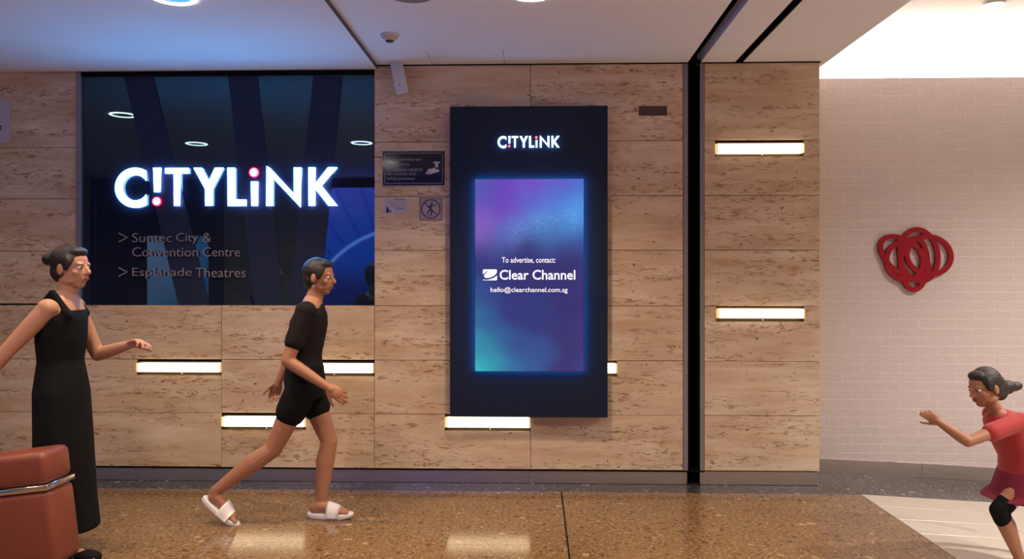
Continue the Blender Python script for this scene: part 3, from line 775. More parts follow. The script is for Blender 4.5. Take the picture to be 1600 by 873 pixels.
# emblem: rounded square with an ellipse cut through it
lx0, lx1, lz0, lz1 = X(755, KY), X(777, KY), Z(437.8, 766, KY), Z(420.8, 766, KY)
cx_, cz_ = (lx0 + lx1) / 2, (lz0 + lz1) / 2
def emblem():
    mbb = MB(); W_, H_ = (lx1 - lx0), (lz1 - lz0)
    N = 44
    ang = R(30)
    ca, sa = math.cos(ang), math.sin(ang)
    ey = lambda u, v: (((u - .54) * ca + (v - .58) * sa) / .50) ** 2 + ((-(u - .54) * sa + (v - .58) * ca) / .255) ** 2
    eo = lambda u, v: (((u - .50) * ca + (v - .50) * sa) / .66) ** 2 + ((-(u - .50) * sa + (v - .50) * ca) / .37) ** 2
    for j in range(N):
        for i in range(N):
            u, v = (i + .5) / N, (j + .5) / N
            uu, vv = abs(u - .5) - .42, abs(v - .5) - .42
            if uu > 0 and vv > 0 and math.hypot(uu, vv) > .08: continue
            if ey(u, v * .9 + .05) < 1 or eo(u, v) > 1:
                a = lx0 + i / N * W_; b = lz0 + j / N * H_
                n = len(mbb.v)
                mbb.v += [Vector((a, sy, b)), Vector((a + W_ / N, sy, b)), Vector((a + W_ / N, sy, b + H_ / N)), Vector((a, sy, b + H_ / N))]
                mbb.f.append([n, n + 1, n + 2, n + 3]); mbb.m.append(0)
    o = mbb.build('screen_emblem', M_WHITEPR, ki)
    bm = bmesh.new(); bm.from_mesh(o.data); bmesh.ops.remove_doubles(bm, verts=bm.verts, dist=1e-6); bm.to_mesh(o.data); bm.free()
emblem()
lg = empty('logo_letters', (cx_, KY, Z(232, 826, KY)), None); lg.parent = ki; lg.location = (0, 0, 0)
logo(ki, (X(777.7, KY), X(874, KY), Z(213, 826, KY), Z(231, 826, KY)), KY, .012, M_LETF2, M_LETS, M_DOTFS, mat('small_lit_red', (.6, .02, .05), .4, emit=(1, .05, .12), strength=1.5), .010)
bpy.data.objects.remove(lg, do_unlink=True)

# ================================================================== WALL SIGNS
def plate(name, label, cat, px, th, m, border=None):
    a, b, t, bo = px; c = (a + b) / 2
    x0, x1, z0, z1 = X(a), X(b), Z(bo, c), Z(t, c)
    e = empty(name, ((x0 + x1) / 2, WY, z0), label, cat)
    MB().cbox(x0, x1, WY - th, WY - .0003, z0, z1, c=.001).build('plate', m, e)
    return e, x0, x1, z0, z1
cc, x0, x1, z0, z1 = plate('camera_notice', 'black surveillance camera notice with grey wording left of the tall screen', 'sign', (598.5, 694.5, 236.5, 289.5), .008, M_SIGNB)
iy = WY - .0088
bd = MB(); i_ = .012; t_ = .0045
for q in ((x0 + i_, x1 - i_, z0 + i_, z0 + i_ + t_), (x0 + i_, x1 - i_, z1 - i_ - t_, z1 - i_), (x0 + i_, x0 + i_ + t_, z0 + i_, z1 - i_), (x1 - i_ - t_, x1 - i_, z0 + i_, z1 - i_)):
    bd.box(q[0], q[1], iy, iy + .0006, q[2], q[3])
bd.build('border_line', M_SIGNG, cc)
for k, (s_, e_) in enumerate((('These premises are', 658), ('monitored by', 640), ('surveillance cameras', 660), ('for security and', 649), ('safety purposes', 648.5))):
    yy = 251.3 + 7.4 * k
    text_mesh('wording', s_, (X(604.5), X(e_), Z(yy + 1.6, 630), Z(yy - 4.6, 630)), iy, M_SIGNG, cc, .0006, .004)
def P2(*pts): return [on_plane(a, b) for a, b in pts]
def flat(name, pts, m, parent, y=iy, th=.0006):
    q = P2(*pts)
    ar = sum(q[i][0] * q[(i + 1) % len(q)][1] - q[(i + 1) % len(q)][0] * q[i][1] for i in range(len(q)))
    if ar < 0: q = q[::-1]
    return MB().prism(q, y, y + th).build(name, m, parent)
cam_i = MB()
for pts in ([(668, 265), (684, 261), (687, 268), (671, 273)], [(665.5, 269), (670, 267), (671.5, 271), (667, 272.8)], [(680, 255), (684, 255), (686, 265), (681, 264)], [(677, 252.8), (688, 252.8), (688, 254.8), (677, 254.8)]):
    q = P2(*pts); ar = sum(q[i][0] * q[(i + 1) % 4][1] - q[(i + 1) % 4][0] * q[i][1] for i in range(4))
    cam_i.prism(q if ar > 0 else q[::-1], iy, iy + .0006)
cam_i.build('camera_symbol', M_SIGNW, cc)
gd, x0, x1, z0, z1 = plate('guide_dog_notice', 'small white and blue guide dog notice below the black camera notice', 'sign', (601.5, 635.5, 309.5, 333), .004, mat('lilac_white_sign', (.50, .50, .60), .4))
gy = WY - .0046
M_NAVY = mat('navy_print', (.03, .03, .09), .5); M_BLUEP = mat('blue_print', (.06, .08, .35), .5); M_OLIVE = mat('olive_print', (.33, .33, .18), .5)
text_mesh('wording', 'WE ARE A', (X(617), X(634), Z(312.8, 618), Z(310.4, 618)), gy, M_NAVY, gd, .0006, .02)
text_mesh('wording', 'GUIDE DOG', (X(607), X(634), Z(318.4, 618), Z(314.2, 618)), gy, M_OLIVE, gd, .0006, .02)
text_mesh('wording', 'FRIENDLY', (X(610), X(634), Z(323.6, 618), Z(319.6, 618)), gy, M_OLIVE, gd, .0006, .02)
text_mesh('wording', 'BUSINESS', (X(618), X(634), Z(327.2, 618), Z(324.4, 618)), gy, M_BLUEP, gd, .0006, .02)
flat('dog_symbol', [(603.3, 332.4), (603.6, 326), (605, 322.5), (606.2, 323), (607.6, 327), (608.5, 329), (611.8, 328.2), (611, 331), (608, 331), (606.5, 332.6)], M_NAVY, gd, gy)
ns, x0, x1, z0, z1 = plate('no_skateboarding_sign', 'square sign with red crossed circle over a skateboarding figure', 'sign', (656, 690.5, 309, 343.8), .004, mat('lilac_grey_sign', (.36, .33, .38), .4))
nx, nz = (x0 + x1) / 2, (z0 + z1) / 2; rr = (x1 - x0) * .44
rg = MB(); n = 40
for k in range(n):
    a, b = 2 * math.pi * k / n, 2 * math.pi * (k + 1) / n
    rg.prism([(nx + rr * .88 * math.cos(a), nz + rr * .88 * math.sin(a)), (nx + rr * math.cos(a), nz + rr * math.sin(a)), (nx + rr * math.cos(b), nz + rr * math.sin(b)), (nx + rr * .88 * math.cos(b), nz + rr * .88 * math.sin(b))], WY - .0056, WY - .0048)
dd = Vector((.7071, -.7071)); pn = Vector((.7071, .7071)) * rr * .055; A_ = Vector((nx, nz)) - dd * rr * .93; B_ = Vector((nx, nz)) + dd * rr * .93
rg.prism([tuple(A_ - pn), tuple(B_ - pn), tuple(B_ + pn), tuple(A_ + pn)], WY - .0056, WY - .0048)
rg.build('crossed_circle', mat('dark_red_print', (.13, .01, .035), .5), ns)
bd = MB()
for q in ((x0, x1, z0, z0 + .004), (x0, x1, z1 - .004, z1), (x0, x0 + .004, z0, z1), (x1 - .004, x1, z0, z1)): bd.box(q[0], q[1], WY - .0047, WY - .004, q[2], q[3])
bd.build('border_line', M_NAVY, ns)
fg = MB(); U = rr
def cap2(a, b, r_, mb=fg): mb.capsule((nx + a[0] * U, WY - .0044, nz + a[1] * U), (nx + b[0] * U, WY - .0044, nz + b[1] * U), r_ * U, r_ * U, n=8, h=2)
cap2((.12, .58), (.12, .60), .11); cap2((.08, .42), (-.02, .0), .11); cap2((.06, .38), (.5, .34), .05); cap2((.0, .38), (-.3, .12), .05)
cap2((-.02, -.02), (-.25, -.3), .075); cap2((-.25, -.3), (-.42, -.55), .06); cap2((.02, -.02), (.12, -.35), .075); cap2((.12, -.35), (-.02, -.6), .06); cap2((-.3, -.66), (.2, -.62), .035)
o = fg.build('skater_symbol', M_NAVY, ns)
for v in o.data.vertices: v.co.y = WY - .0044 + (v.co.y - (WY - .0044)) * .02
cs_, x0, x1, z0, z1 = plate('caution_plate', 'small brown metal CAUTION plate high on the stone right of the screen', 'sign', (998, 1042.3, 165.5, 180.7), .003, mat('brown_metal_plate', (.10, .075, .07), .45, metal=.5))
cyy = WY - .0036
text_mesh('wording', 'CAUTION', (X(1010.5), X(1030.5), Z(170.3, 1020), Z(167.3, 1020)), cyy, mat('dark_red_ink', (.10, .005, .005), .5), cs_, .0006, .02)
text_mesh('wording', 'Please exit shop immediately', (X(1000), X(1041), Z(175.2, 1020), Z(172.4, 1020)), cyy, M_BLACKM, cs_, .0006, .02)
text_mesh('wording', 'when fire door is activated', (X(1002.5), X(1040), Z(179.2, 1020), Z(176.4, 1020)), cyy, M_BLACKM, cs_, .0006, .02)
pw, x0, x1, z0, z1 = plate('white_notice_board', 'pale notice board cut by the left edge of the photo', 'sign', (-150, 16.2, 154, 223.5), .012, mat('pale_board', (.50, .48, .56), .45))
text_mesh('wording', 'g', (X(-4.5), X(5), Z(203.5, 0), Z(196.5, 0)), WY - .0128, M_NAVY, pw, .0006, .03)

# motion / alarm sensor under the ceiling
sc_ = empty('wall_sensor', (X(625, WY - .1), WY - .1, Z(147, 625)), 'long white tilted security sensor hanging at the top of the wall', 'security camera')
def px3(a, b, y): q = on_plane(a, b, y); return Vector((q[0], y, q[1]))
p0 = px3(619, 98, WY - .07); p1 = px3(628.5, 143, WY - .16)
ax_ = (p1 - p0).normalized(); side = Vector((1, 0, 0)); side = (side - ax_ * side.dot(ax_)).normalized(); nor = ax_.cross(side)
bmh = MB(); wv = .045; dv = .034
v = []
for t, s_ in ((0, .86), (.012, 1), (.97, 1), (1, .85)):
    c_ = p0.lerp(p1, t)
    for k in range(16):
        a = 2 * math.pi * k / 16; ca, sa = math.cos(a), math.sin(a)
        sq = lambda q: math.copysign(abs(q) ** .45, q)
        v.append(c_ + side * (wv * s_ * sq(ca)) + nor * (dv * s_ * sq(sa)))
f = []
for i in range(3):
    for k in range(16):
        j = (k + 1) % 16; f.append((i * 16 + k, i * 16 + j, i * 16 + 16 + j, i * 16 + 16 + k))
f.append(list(range(16))[::-1]); f.append([48 + k for k in range(16)])
link_mesh('body', v, f, M_WHITEP, sc_)
MB().box(X(620), X(634), WY - .07, WY - .0, Z(100.5, 625) - .002, Z(98, 625) + .010).capsule(p0 + Vector((0, .02, -.01)), (p0.x + .01, WY - .03, CEIL - .02), .008, .008, n=8, h=2).build('bracket', M_BLACKM, sc_)
c_ = p0.lerp(p1, .87)
MB().capsule(c_ - nor * (-dv) * 1.0 + Vector((-.008, -.0, 0)), c_ + nor * (dv + .001) + Vector((-.008, 0, 0)), .005, .005, n=8, h=2).build('lens_dot', M_BLACKM, sc_)
# smoke detector
sy_ = (CEIL - EYE) * F_PX / (HORIZON - 52); sx_ = on_plane(609, 52, sy_)[0]
sd = empty('smoke_detector', (sx_, sy_, CEIL), 'small domed smoke detector on the ceiling above the wall sensor', 'smoke detector')
MB().disc((sx_, sy_, CEIL - .016), .056, axis='z', d=.016, n=28, r2=.060).build('base', M_WHITEP, sd)
MB().disc((sx_, sy_, CEIL - .040), .030, axis='z', d=.024, n=28, r2=.054).build('dome', mat('beige_plastic', (.55, .42, .34), .35), sd, False)
MB().disc((sx_, sy_, CEIL - .046), .024, axis='z', d=.006, n=24, r2=.026).build('sensor_cap', M_BRONZE, sd)

# ================================================================== RED LOOPED EMBLEM ON THE BRICKS
fl = empty('wall_emblem', (X(1428, BY), BY, Z(456, 1428, BY)), 'crimson flower-like emblem of overlapping loops on the white brick wall', 'wall emblem')
LOOPS = [(962, 493, 201, 146, 80), (852, 512, 218, 122, 38), (1040, 495, 172, 146, 12), (925, 560, 200, 104, 91), (852, 538, 150, 140, 70)]
for k, (cx, cy, a_, b_, an) in enumerate(LOOPS):
    n = 56; v = []; f = []
    hw = 19; y0 = BY - .034 - .0006 * k; y1 = BY - .012
    for i in range(n):
        t = 2 * math.pi * i / n
        ex, ey = a_ * math.cos(t), b_ * math.sin(t); nx_, ny_ = b_ * math.cos(t), a_ * math.sin(t); l_ = math.hypot(nx_, ny_); nx_ /= l_; ny_ /= l_
        ca, sa = math.cos(R(an)), math.sin(R(an))
        for w_ in (hw, -hw):
            qx, qy = ex + nx_ * w_ , ey + ny_ * w_
            gx, gy_ = cx + qx * ca - qy * sa, cy + qx * sa + qy * ca
            wx, wz = on_plane(1240 + gx / 4.9875, 300 + gy_ / 4.9875, BY)
            v += [(wx, y0, wz), (wx, y1, wz)]
    for i in range(n):
        j = (i + 1) % n; A, B = 4 * i, 4 * j
        f += [(A, A + 2, B + 2, B), (A + 1, B + 1, B + 3, A + 3), (A, B, B + 1, A + 1), (A + 2, A + 3, B + 3, B + 2)]
    link_mesh('loop', v, f, M_RED, fl)
for a_, b_ in ((1408, 398), (1447, 412)):
    MB().capsule((X(a_, BY), BY - .02, Z(b_, a_, BY)), (X(a_, BY), BY, Z(b_, a_, BY)), .008, .008, n=8, h=2).build('stand_off', M_BLACKM, fl)
# ================================================================== PEOPLE (built at rest in the pose the photo catches)
def skin_mat(name, col):
    m = mat(name, col, .5, spec=.35, bump=.08, bscale=180, var=.06)
    p = m.node_tree.nodes['Principled BSDF']; p.inputs['Subsurface Weight'].default_value = .12; p.inputs['Subsurface Radius'].default_value = (.02, .008, .004)
    return m
M_SKIN = skin_mat('warm_brown_skin', (.42, .20, .115))
M_SKIN2 = skin_mat('tan_skin', (.50, .26, .16))
M_HAIR = mat('dark_hair', (.018, .013, .012), .45, bump=.9, bscale=150)
M_EYEW = mat('eye_white', (.75, .72, .70), .2); M_IRIS = mat('iris', (.03, .018, .01), .15)
M_LIP = mat('lip', (.30, .09, .07), .45)
M_CLOTHB = mat('black_jersey', (.008, .008, .009), .9, spec=.15, bump=.3, bscale=300)
M_CLOTHS = mat('charcoal_cotton', (.016, .014, .014), .9, spec=.15, bump=.4, bscale=240)
V3 = Vector
def head(mb, c, fw, up, s=1.0):
    """head primitives around its centre; fw = facing direction, up = crown direction; s = 1 for an adult (0.235 m high)"""
    fw = fw.normalized(); up = (up - fw * up.dot(fw)).normalized(); sd = fw.cross(up)
    A = Matrix((fw, sd, up)).transposed()
    P = lambda f, l, u: c + (fw * f + sd * l + up * u) * s
    mb.ellipsoid(P(-.012, 0, .030), .096 * s, .075 * s, .088 * s, A)            # skull
    mb.ellipsoid(P(.018, 0, -.030), .070 * s, .060 * s, .080 * s, A)            # face
    mb.ellipsoid(P(.040, 0, -.085), .034 * s, .034 * s, .026 * s, A)            # chin
    for l in (-1, 1):
        mb.ellipsoid(P(.000, l * .043, -.062), .048 * s, .018 * s, .030 * s, A) # jaw
        mb.ellipsoid(P(.052, l * .038, -.024), .022 * s, .022 * s, .022 * s, A) # cheekbone
        mb.ellipsoid(P(.072, l * .028, .022), .014 * s, .022 * s, .009 * s, A)  # brow
        mb.ellipsoid(P(-.012, l * .078, -.008), .019 * s, .010 * s, .032 * s, A)# ear
    mb.capsule(P(.080, 0, .012), P(.102, 0, -.024), .009 * s, .0125 * s, n=12)  # nose bridge
    mb.ellipsoid(P(.090, 0, -.030), .016 * s, .017 * s, .010 * s, A)            # nostrils
    mb.ellipsoid(P(.079, 0, -.055), .014 * s, .025 * s, .0075 * s, A)           # lips
    mb.ellipsoid(P(.076, 0, -.066), .013 * s, .020 * s, .008 * s, A)
    return P, A
def face_parts(root, P, A, s):
    for l in (-1, 1):
        e = MB().ellipsoid(P(.069, l * .030, .004), .0135 * s, .0145 * s, .0105 * s, A).build('eye', M_EYEW, root, True)
        i = MB().ellipsoid(P(.0800, l * .0305, .003), .0042 * s, .0072 * s, .0072 * s, A).build('iris', M_IRIS, None, True)
        i.parent = e
    MB().ellipsoid(P(.0875, 0, -.055), .0075 * s, .022 * s, .004 * s, A).ellipsoid(P(.0845, 0, -.0635), .0075 * s, .018 * s, .0045 * s, A).build('lips', M_LIP, root, True)
def hand(mb, w, d, n, s=1.0, side=1, curl=16):
    """w wrist, d direction of the palm, n palm normal (fingers curl towards it); side = which way the thumb leaves"""
    d = d.normalized(); n = (n - d * n.dot(d)).normalized(); t = d.cross(n) * side
    A = Matrix((t, n, d)).transposed()
    mb.ellipsoid(w + d * .050 * s, .042 * s, .017 * s, .056 * s, A)
    mb.capsule(w - d * .01 * s, w + d * .03 * s, .025 * s, .026 * s)
    lens = (.066, .076, .070, .054)
    for i in range(4):
        off = (1.5 - i) * .0205
        p = w + d * (.083 - abs(i - 1) * .004) * s + t * off * s
        q = Quaternion(t * side, 0)
        dirv = (d + t * off * 1.6).normalized(); r_ = .0098 * s
        p0_ = w + d * .045 * s + t * off * .8 * s
        mb.capsule(p0_, p, .011 * s, r_, n=10, h=3)
        ang = curl * (1 + .25 * i)
        for k, fr_ in enumerate((.45, .32, .25)):
            ax = dirv.cross(n).normalized()
            dirv = (Quaternion(ax, R(ang)) @ dirv).normalized()
            e = p + dirv * lens[i] * fr_ * s * 1.15
            mb.capsule(p, e, r_, r_ * .90, n=10, h=3); p = e; r_ *= .90
    p = w + d * .022 * s + t * .026 * s
    dv = (d * .70 + t * .62 + n * .28).normalized()
    for L_, ra, rb in ((.042, .0145, .0115), (.032, .0115, .0100), (.024, .0100, .0085)):
        e = p + dv * L_ * s; mb.capsule(p, e, ra * s, rb * s, n=10, h=3); p = e; dv = (dv + d * .25 + n * .12).normalized()
def foot(mb, ankle, heel, toe, up, s=1.0):
    f = (toe - heel).normalized(); L_ = (toe - heel).length; sd = f.cross(up).normalized(); up = sd.cross(f).normalized()
    A = Matrix((f, sd, up)).transposed()
    mb.ellipsoid(heel + f * .13 * L_ + up * .030 * s, .036 * s, .031 * s, .031 * s, A)
    mb.capsule(ankle, heel + f * .20 * L_ + up * .038 * s, .033 * s, .034 * s)
    mb.capsule(heel + f * .22 * L_ + up * .045 * s, heel + f * .62 * L_ + up * .028 * s, .033 * s, .029 * s)
    mb.ellipsoid(heel + f * .68 * L_ + up * .022 * s, .055 * s, .043 * s, .022 * s, A)
    for k, (fo, w_, r_) in enumerate(((.93, .026, .0135), (.935, .006, .0098), (.915, -.009, .0092), (.89, -.022, .0088), (.855, -.034, .0085))):
        mb.capsule(heel + f * .70 * L_ + sd * w_ * .9 * s + up * .018 * s, heel + f * fo * L_ + sd * w_ * s + up * .012 * s, r_ * s * 1.1, r_ * s, n=10, h=3)
def limb(mb, a, b, r0, r1, bulge=0.0, at=.3, back=None):
    m_ = a.lerp(b, at); rm = r0 + (r1 - r0) * at + bulge
    if back is not None: m_ = m_ + back * bulge * .8
    mb.capsule(a, m_, r0, rm); mb.capsule(m_, b, rm, r1)
def torso(mb, hip, waist, chest, neck, lat, s=1.0, grow=0.0, lo=0):
    up0 = (chest - hip).normalized()
    fw = lat.cross(up0).normalized()
    g_ = grow
    secs = [(hip - up0 * .085 * s, lat, fw, .120 * s + g_, .085 * s + g_), (hip, lat, fw, .165 * s + g_, .112 * s + g_), (hip.lerp(waist, .55), lat, fw, .150 * s + g_, .105 * s + g_),
            (waist, lat, fw, .132 * s + g_, .092 * s + g_), (waist.lerp(chest, .6), lat, fw, .150 * s + g_, .105 * s + g_), (chest, lat, fw, .165 * s + g_, .112 * s + g_),
            (chest.lerp(neck, .45), lat, fw, .160 * s + g_, .095 * s + g_), (chest.lerp(neck, .75), lat, fw, .120 * s + g_, .070 * s + g_), (neck, lat, fw, .058 * s + g_, .055 * s + g_)]
    mb.loft(secs[lo:])
def hair_short(root, P, A, s, name='hair', bun=False, long_=False):
    mb = MB()
    mb.ellipsoid(P(-.022, 0, .040), .098 * s, .083 * s, .092 * s, A)
    mb.ellipsoid(P(-.050, 0, -.015), .062 * s, .074 * s, .070 * s, A)
    mb.ellipsoid(P(.030, 0, .088), .052 * s, .058 * s, .030 * s, A)
    for l in (-1, 1): mb.ellipsoid(P(.012, l * .070, .030), .030 * s, .012 * s, .042 * s, A)
    if bun: mb.ellipsoid(P(-.135, 0, .050), .036 * s, .040 * s, .036 * s, A)
    if long_:
        mb.ellipsoid(P(-.10, 0, -.02), .050 * s, .060 * s, .085 * s, A); mb.ellipsoid(P(-.16, 0, -.035), .060 * s, .042 * s, .045 * s, A); mb.ellipsoid(P(-.225, 0, -.045), .050 * s, .030 * s, .030 * s, A)
    return remeshed(mb, name, M_HAIR, root, .007 * s, 2, .5)

# ---- walker in white slides, stepping to the right
wk = empty('person', (-1.40, 4.73, 0), 'person in dark top and shorts striding in white slides, one arm reaching forward', 'person')
Yc = 4.73
hip = V3((-1.43, Yc, .87)); waist = V3((-1.425, Yc, 1.03)); chest = V3((-1.405, Yc, 1.22)); neck = V3((-1.375, Yc, 1.385))
lat = V3((0.18, -1, 0)).normalized()
hc = V3((-1.335, Yc, 1.505))
hN = hip + lat * .085 - V3((0, 0, .03)); hF = hip - lat * .085 - V3((0, 0, .03))
# near leg trails, far leg is planted
kF = V3((-1.295, Yc + .07, .475)); aF = V3((-1.345, Yc + .06, .085)); heelF = V3((-1.413, Yc + .05, .030)); toeF = V3((-1.150, Yc + .03, .030))
kN = V3((-1.60, Yc - .08, .455)); aN = V3((-1.945, Yc - .10, .205)); heelN = V3((-2.005, Yc - .10, .165)); toeN = V3((-1.835, Yc - .10, .020))
toeN = heelN + (toeN - heelN).normalized() * .25
sN = chest + lat * .152 + V3((.0, 0, .082)); sF = chest - lat * .152 + V3((.0, 0, .082))
eN = V3((-1.47, Yc - .21, 1.01)); wN = V3((-1.235, Yc - .20, .855))
eF = V3((-1.56, Yc + .22, 1.05)); wF = V3((-1.66, Yc + .20, .83))
mb = MB()
torso(mb, hip, waist, chest, neck, lat, .92)
mb.capsule(neck - V3((0, 0, .03)), hc + V3((-.012, 0, -.05)), .053, .050)
P, A = head(mb, hc, V3((1, -.12, -.05)), V3((.05, 0, 1)), .95)
for h_, k_, a_ in ((hN, kN, aN), (hF, kF, aF)):
    sh = (k_ - a_).normalized(); bk = V3((-1, 0, 0))
    limb(mb, h_, k_, .083, .052, .004, .35); limb(mb, k_, a_, .052, .034, .012, .32, bk)
foot(mb, aF, heelF, toeF, V3((0, 0, 1))); foot(mb, aN, heelN, toeN, V3((.45, 0, 1)))
for s_, e_, w_ in ((sN, eN, wN), (sF, eF, wF)):
    mb.ellipsoid(s_, .051, .051, .051); limb(mb, s_, e_, .049, .038, .002, .4); limb(mb, e_, w_, .038, .025, .004, .25)
hand(mb, wN, (wN - eN), V3((.2, .9, -.4)), .95, side=-1, curl=14); hand(mb, wF, V3((-.35, 0, -1)), V3((.5, -.8, 0)), .95, side=1, curl=22)
remeshed(mb, 'body', M_SKIN, wk, .0055, 3, .45)
face_parts(wk, P, A, .95); hair_short(wk, P, A, .95)
mb = MB(); torso(mb, hip, waist, chest, neck - V3((0, 0, .035)), lat, .92, .014, 0)
for s_, e_ in ((sN, eN), (sF, eF)):
    mb.ellipsoid(s_, .066, .066, .062); mb.capsule(s_, s_.lerp(e_, .62), .063, .060)
remeshed(mb, 'top', M_CLOTHS, wk, .009, 4, .5)
mb = MB(); torso(mb, hip, hip.lerp(waist, .6), waist, waist + V3((0, 0, .04)), lat, .92, .019)
mb.v = []; mb.f = []; mb.m = []
fw_ = lat.cross(V3((0, 0, 1)))
mb.loft([(hip - V3((0, 0, .11)), lat, fw_, .150, .115), (hip, lat, fw_, .172, .126), (hip + V3((0, 0, .10)), lat, fw_, .152, .114)])
for h_, k_ in ((hN, kN), (hF, kF)): mb.capsule(h_, h_.lerp(k_, .40), .100, .094)
remeshed(mb, 'shorts', M_CLOTHB, wk, .009, 3, .5)
M_SLIDE = mat('white_foam_rubber', (.80, .78, .78), .5)
def slide(ankle, heel, toe, up, root):
    f = (toe - heel).normalized(); sd = f.cross(up).normalized(); up = sd.cross(f).normalized(); L_ = (toe - heel).length
    A_ = Matrix((f, sd, up)).transposed()
    n = 28; v = []; prof = []
    for i in range(n):
        t = 2 * math.pi * i / n; c_, s__ = math.cos(t), math.sin(t)
        x_ = L_ * .5 + (L_ * .5 + .016) * math.copysign(abs(c_) ** .8, c_); wd = .040 + .010 * (x_ / L_)
        prof.append((x_, wd * math.copysign(abs(s__) ** .85, s__)))
    lay = [(-.030, .95), (-.024, 1.0), (-.004, 1.02), (.004, .98), (.002, .86)]
    for z_, sc in lay:
        for x_, y_ in prof:
            rise = .012 * max(0, (x_ / L_ - .8)) * 4 * (1 if z_ < -.01 else .6)
            v.append(heel + f * (L_ * .5 + (x_ - L_ * .5) * sc) + sd * y_ * sc + up * (z_ + rise))
    fc = []
    for i in range(len(lay) - 1):
        for k in range(n):
            j = (k + 1) % n; fc.append((i * n + k, i * n + j, (i + 1) * n + j, (i + 1) * n + k))
    fc.append(list(range(n))[::-1]); fc.append([(len(lay) - 1) * n + k for k in range(n)])
    so = link_mesh('slide_sandal', v, fc, M_SLIDE, root, True)
    so['label'] = 'white slide sandal'
    v = []; m_ = 14; st = []
    for (fr_, hgt, wd) in ((.46, .078, .052), (.52, .074, .053), (.66, .060, .054), (.76, .047, .053)):
        st.append((fr_, hgt, wd))
    for th in (0.0, .0055):
        for fr_, hgt, wd in st:
            for k in range(m_ + 1):
                t = math.pi * k / m_
                v.append(heel + f * (fr_ * L_) + sd * ((wd + th) * math.cos(t)) + up * (-.014 + (hgt + th + .006) * math.sin(t) ** .8))
    fc = []; W_ = m_ + 1; H_ = len(st)
    for q in range(2):
        for i in range(H_ - 1):
            for k in range(m_):
                a_ = q * W_ * H_ + i * W_ + k; fc.append((a_, a_ + 1, a_ + W_ + 1, a_ + W_) if q else (a_, a_ + W_, a_ + W_ + 1, a_ + 1))
    o_ = W_ * H_
    for i in (0, H_ - 1):
        for k in range(m_):
            a_ = i * W_ + k; fc.append((a_, a_ + 1, a_ + 1 + o_, a_ + o_))
    st_ = link_mesh('strap', v, fc, M_SLIDE, None, True)
    st_.parent = so
slide(aF, heelF, toeF, V3((0, 0, 1)), wk)
slide(aN, heelN, toeN, V3((.45, 0, 1)), wk)

# ---- person in black at the left, walking right and pulling a red-brown suitcase
Yc = 4.05
DX = -.07
lp = empty('person', (-2.53, Yc, 0), 'person in a long black sleeveless outfit with bare arms at the left edge', 'person')
hip = V3((-2.47, Yc, .90)); waist = V3((-2.475, Yc, 1.06)); chest = V3((-2.47, Yc, 1.26)); neck = V3((-2.45, Yc, 1.43))
lat = V3((.12, -1, 0)).normalized(); hc = V3((-2.415, Yc, 1.555))
hN = hip + lat * .085 - V3((0, 0, .03)); hF = hip - lat * .085 - V3((0, 0, .03))
kN = V3((-2.42, Yc - .09, .49)); aN = V3((-2.40, Yc - .08, .095)); heelN = V3((-2.46, Yc - .08, .022)); toeN = V3((-2.21, Yc - .09, .022))
kF = V3((-2.49, Yc + .08, .48)); aF = V3((-2.68, Yc + .08, .13)); heelF = V3((-2.735, Yc + .08, .085)); toeF = V3((-2.52, Yc + .07, .022))
sN = chest + lat * .150 + V3((0, 0, .085)); sF = chest - lat * .150 + V3((0, 0, .085))
eN = V3((-2.62, Yc - .23, 1.12)); wN = V3((-2.745, Yc - .27, .955))
eF = V3((-2.40, Yc + .22, 1.07)); wF = V3((-2.19, Yc + .16, 1.13))
sh_ = V3((DX, 0, 0))
for q in (hip, waist, chest, neck, hc, hN, hF, kN, aN, heelN, toeN, kF, aF, heelF, toeF, sN, sF, eN, wN, eF, wF): q += sh_
mb = MB(); torso(mb, hip, waist, chest, neck, lat, .95)
mb.capsule(neck - V3((0, 0, .03)), hc + V3((-.012, 0, -.05)), .054, .050)
P, A = head(mb, hc, V3((1, -.1, 0)), V3((.02, 0, 1)), .98)
for h_, k_, a_ in ((hN, kN, aN), (hF, kF, aF)):
    limb(mb, h_, k_, .085, .053, .004, .35); limb(mb, k_, a_, .053, .035, .012, .32, V3((-1, 0, 0)))
foot(mb, aN, heelN, toeN, V3((0, 0, 1))); foot(mb, aF, heelF, toeF, V3((.3, 0, 1)))
for s_, e_, w_ in ((sN, eN, wN), (sF, eF, wF)):
    mb.ellipsoid(s_, .051, .051, .051); limb(mb, s_, e_, .049, .038, .002, .4); limb(mb, e_, w_, .038, .026, .004, .25)
hand(mb, wN, V3((-.45, 0, -1)), V3((.2, -1, 0)), .95, side=-1, curl=50); hand(mb, wF, (wF - eF), V3((0, -.5, -1)), .95, side=1, curl=20)
remeshed(mb, 'body', M_SKIN2, lp, .0055, 3, .45)
face_parts(lp, P, A, .98); hair_short(lp, P, A, .98, bun=True)
mb = MB(); torso(mb, hip, waist, chest, neck, lat, .95, .014, 0)
mb.v = []; mb.f = []; mb.m = []
fw_ = V3((1, .12, 0)).normalized()
mb.loft([(V3((-2.52, Yc, .16)), lat, fw_, .18, .165), (V3((-2.525, Yc, .35)), lat, fw_, .175, .15), (V3((-2.53, Yc, .65)), lat, fw_, .178, .135), (hip, lat, fw_, .178, .126), (waist, lat, fw_, .142, .104), (waist.lerp(chest, .6), lat, fw_, .158, .116), (chest + V3((0, 0, .02)), lat, fw_, .166, .116), (chest + V3((0, 0, .075)), lat, fw_, .150, .104)], n=36)
for l in (-1, 1): mb.capsule(chest + lat * l * .10 + V3((.085, 0, .05)), chest + lat * l * .10 + V3((.0, 0, .165)), .022, .020); mb.capsule(chest + lat * l * .10 + V3((.0, 0, .165)), chest + lat * l * .10 + V3((-.085, 0, .05)), .020, .022)
remeshed(mb, 'dress', M_CLOTHB, lp, .010, 4, .5)
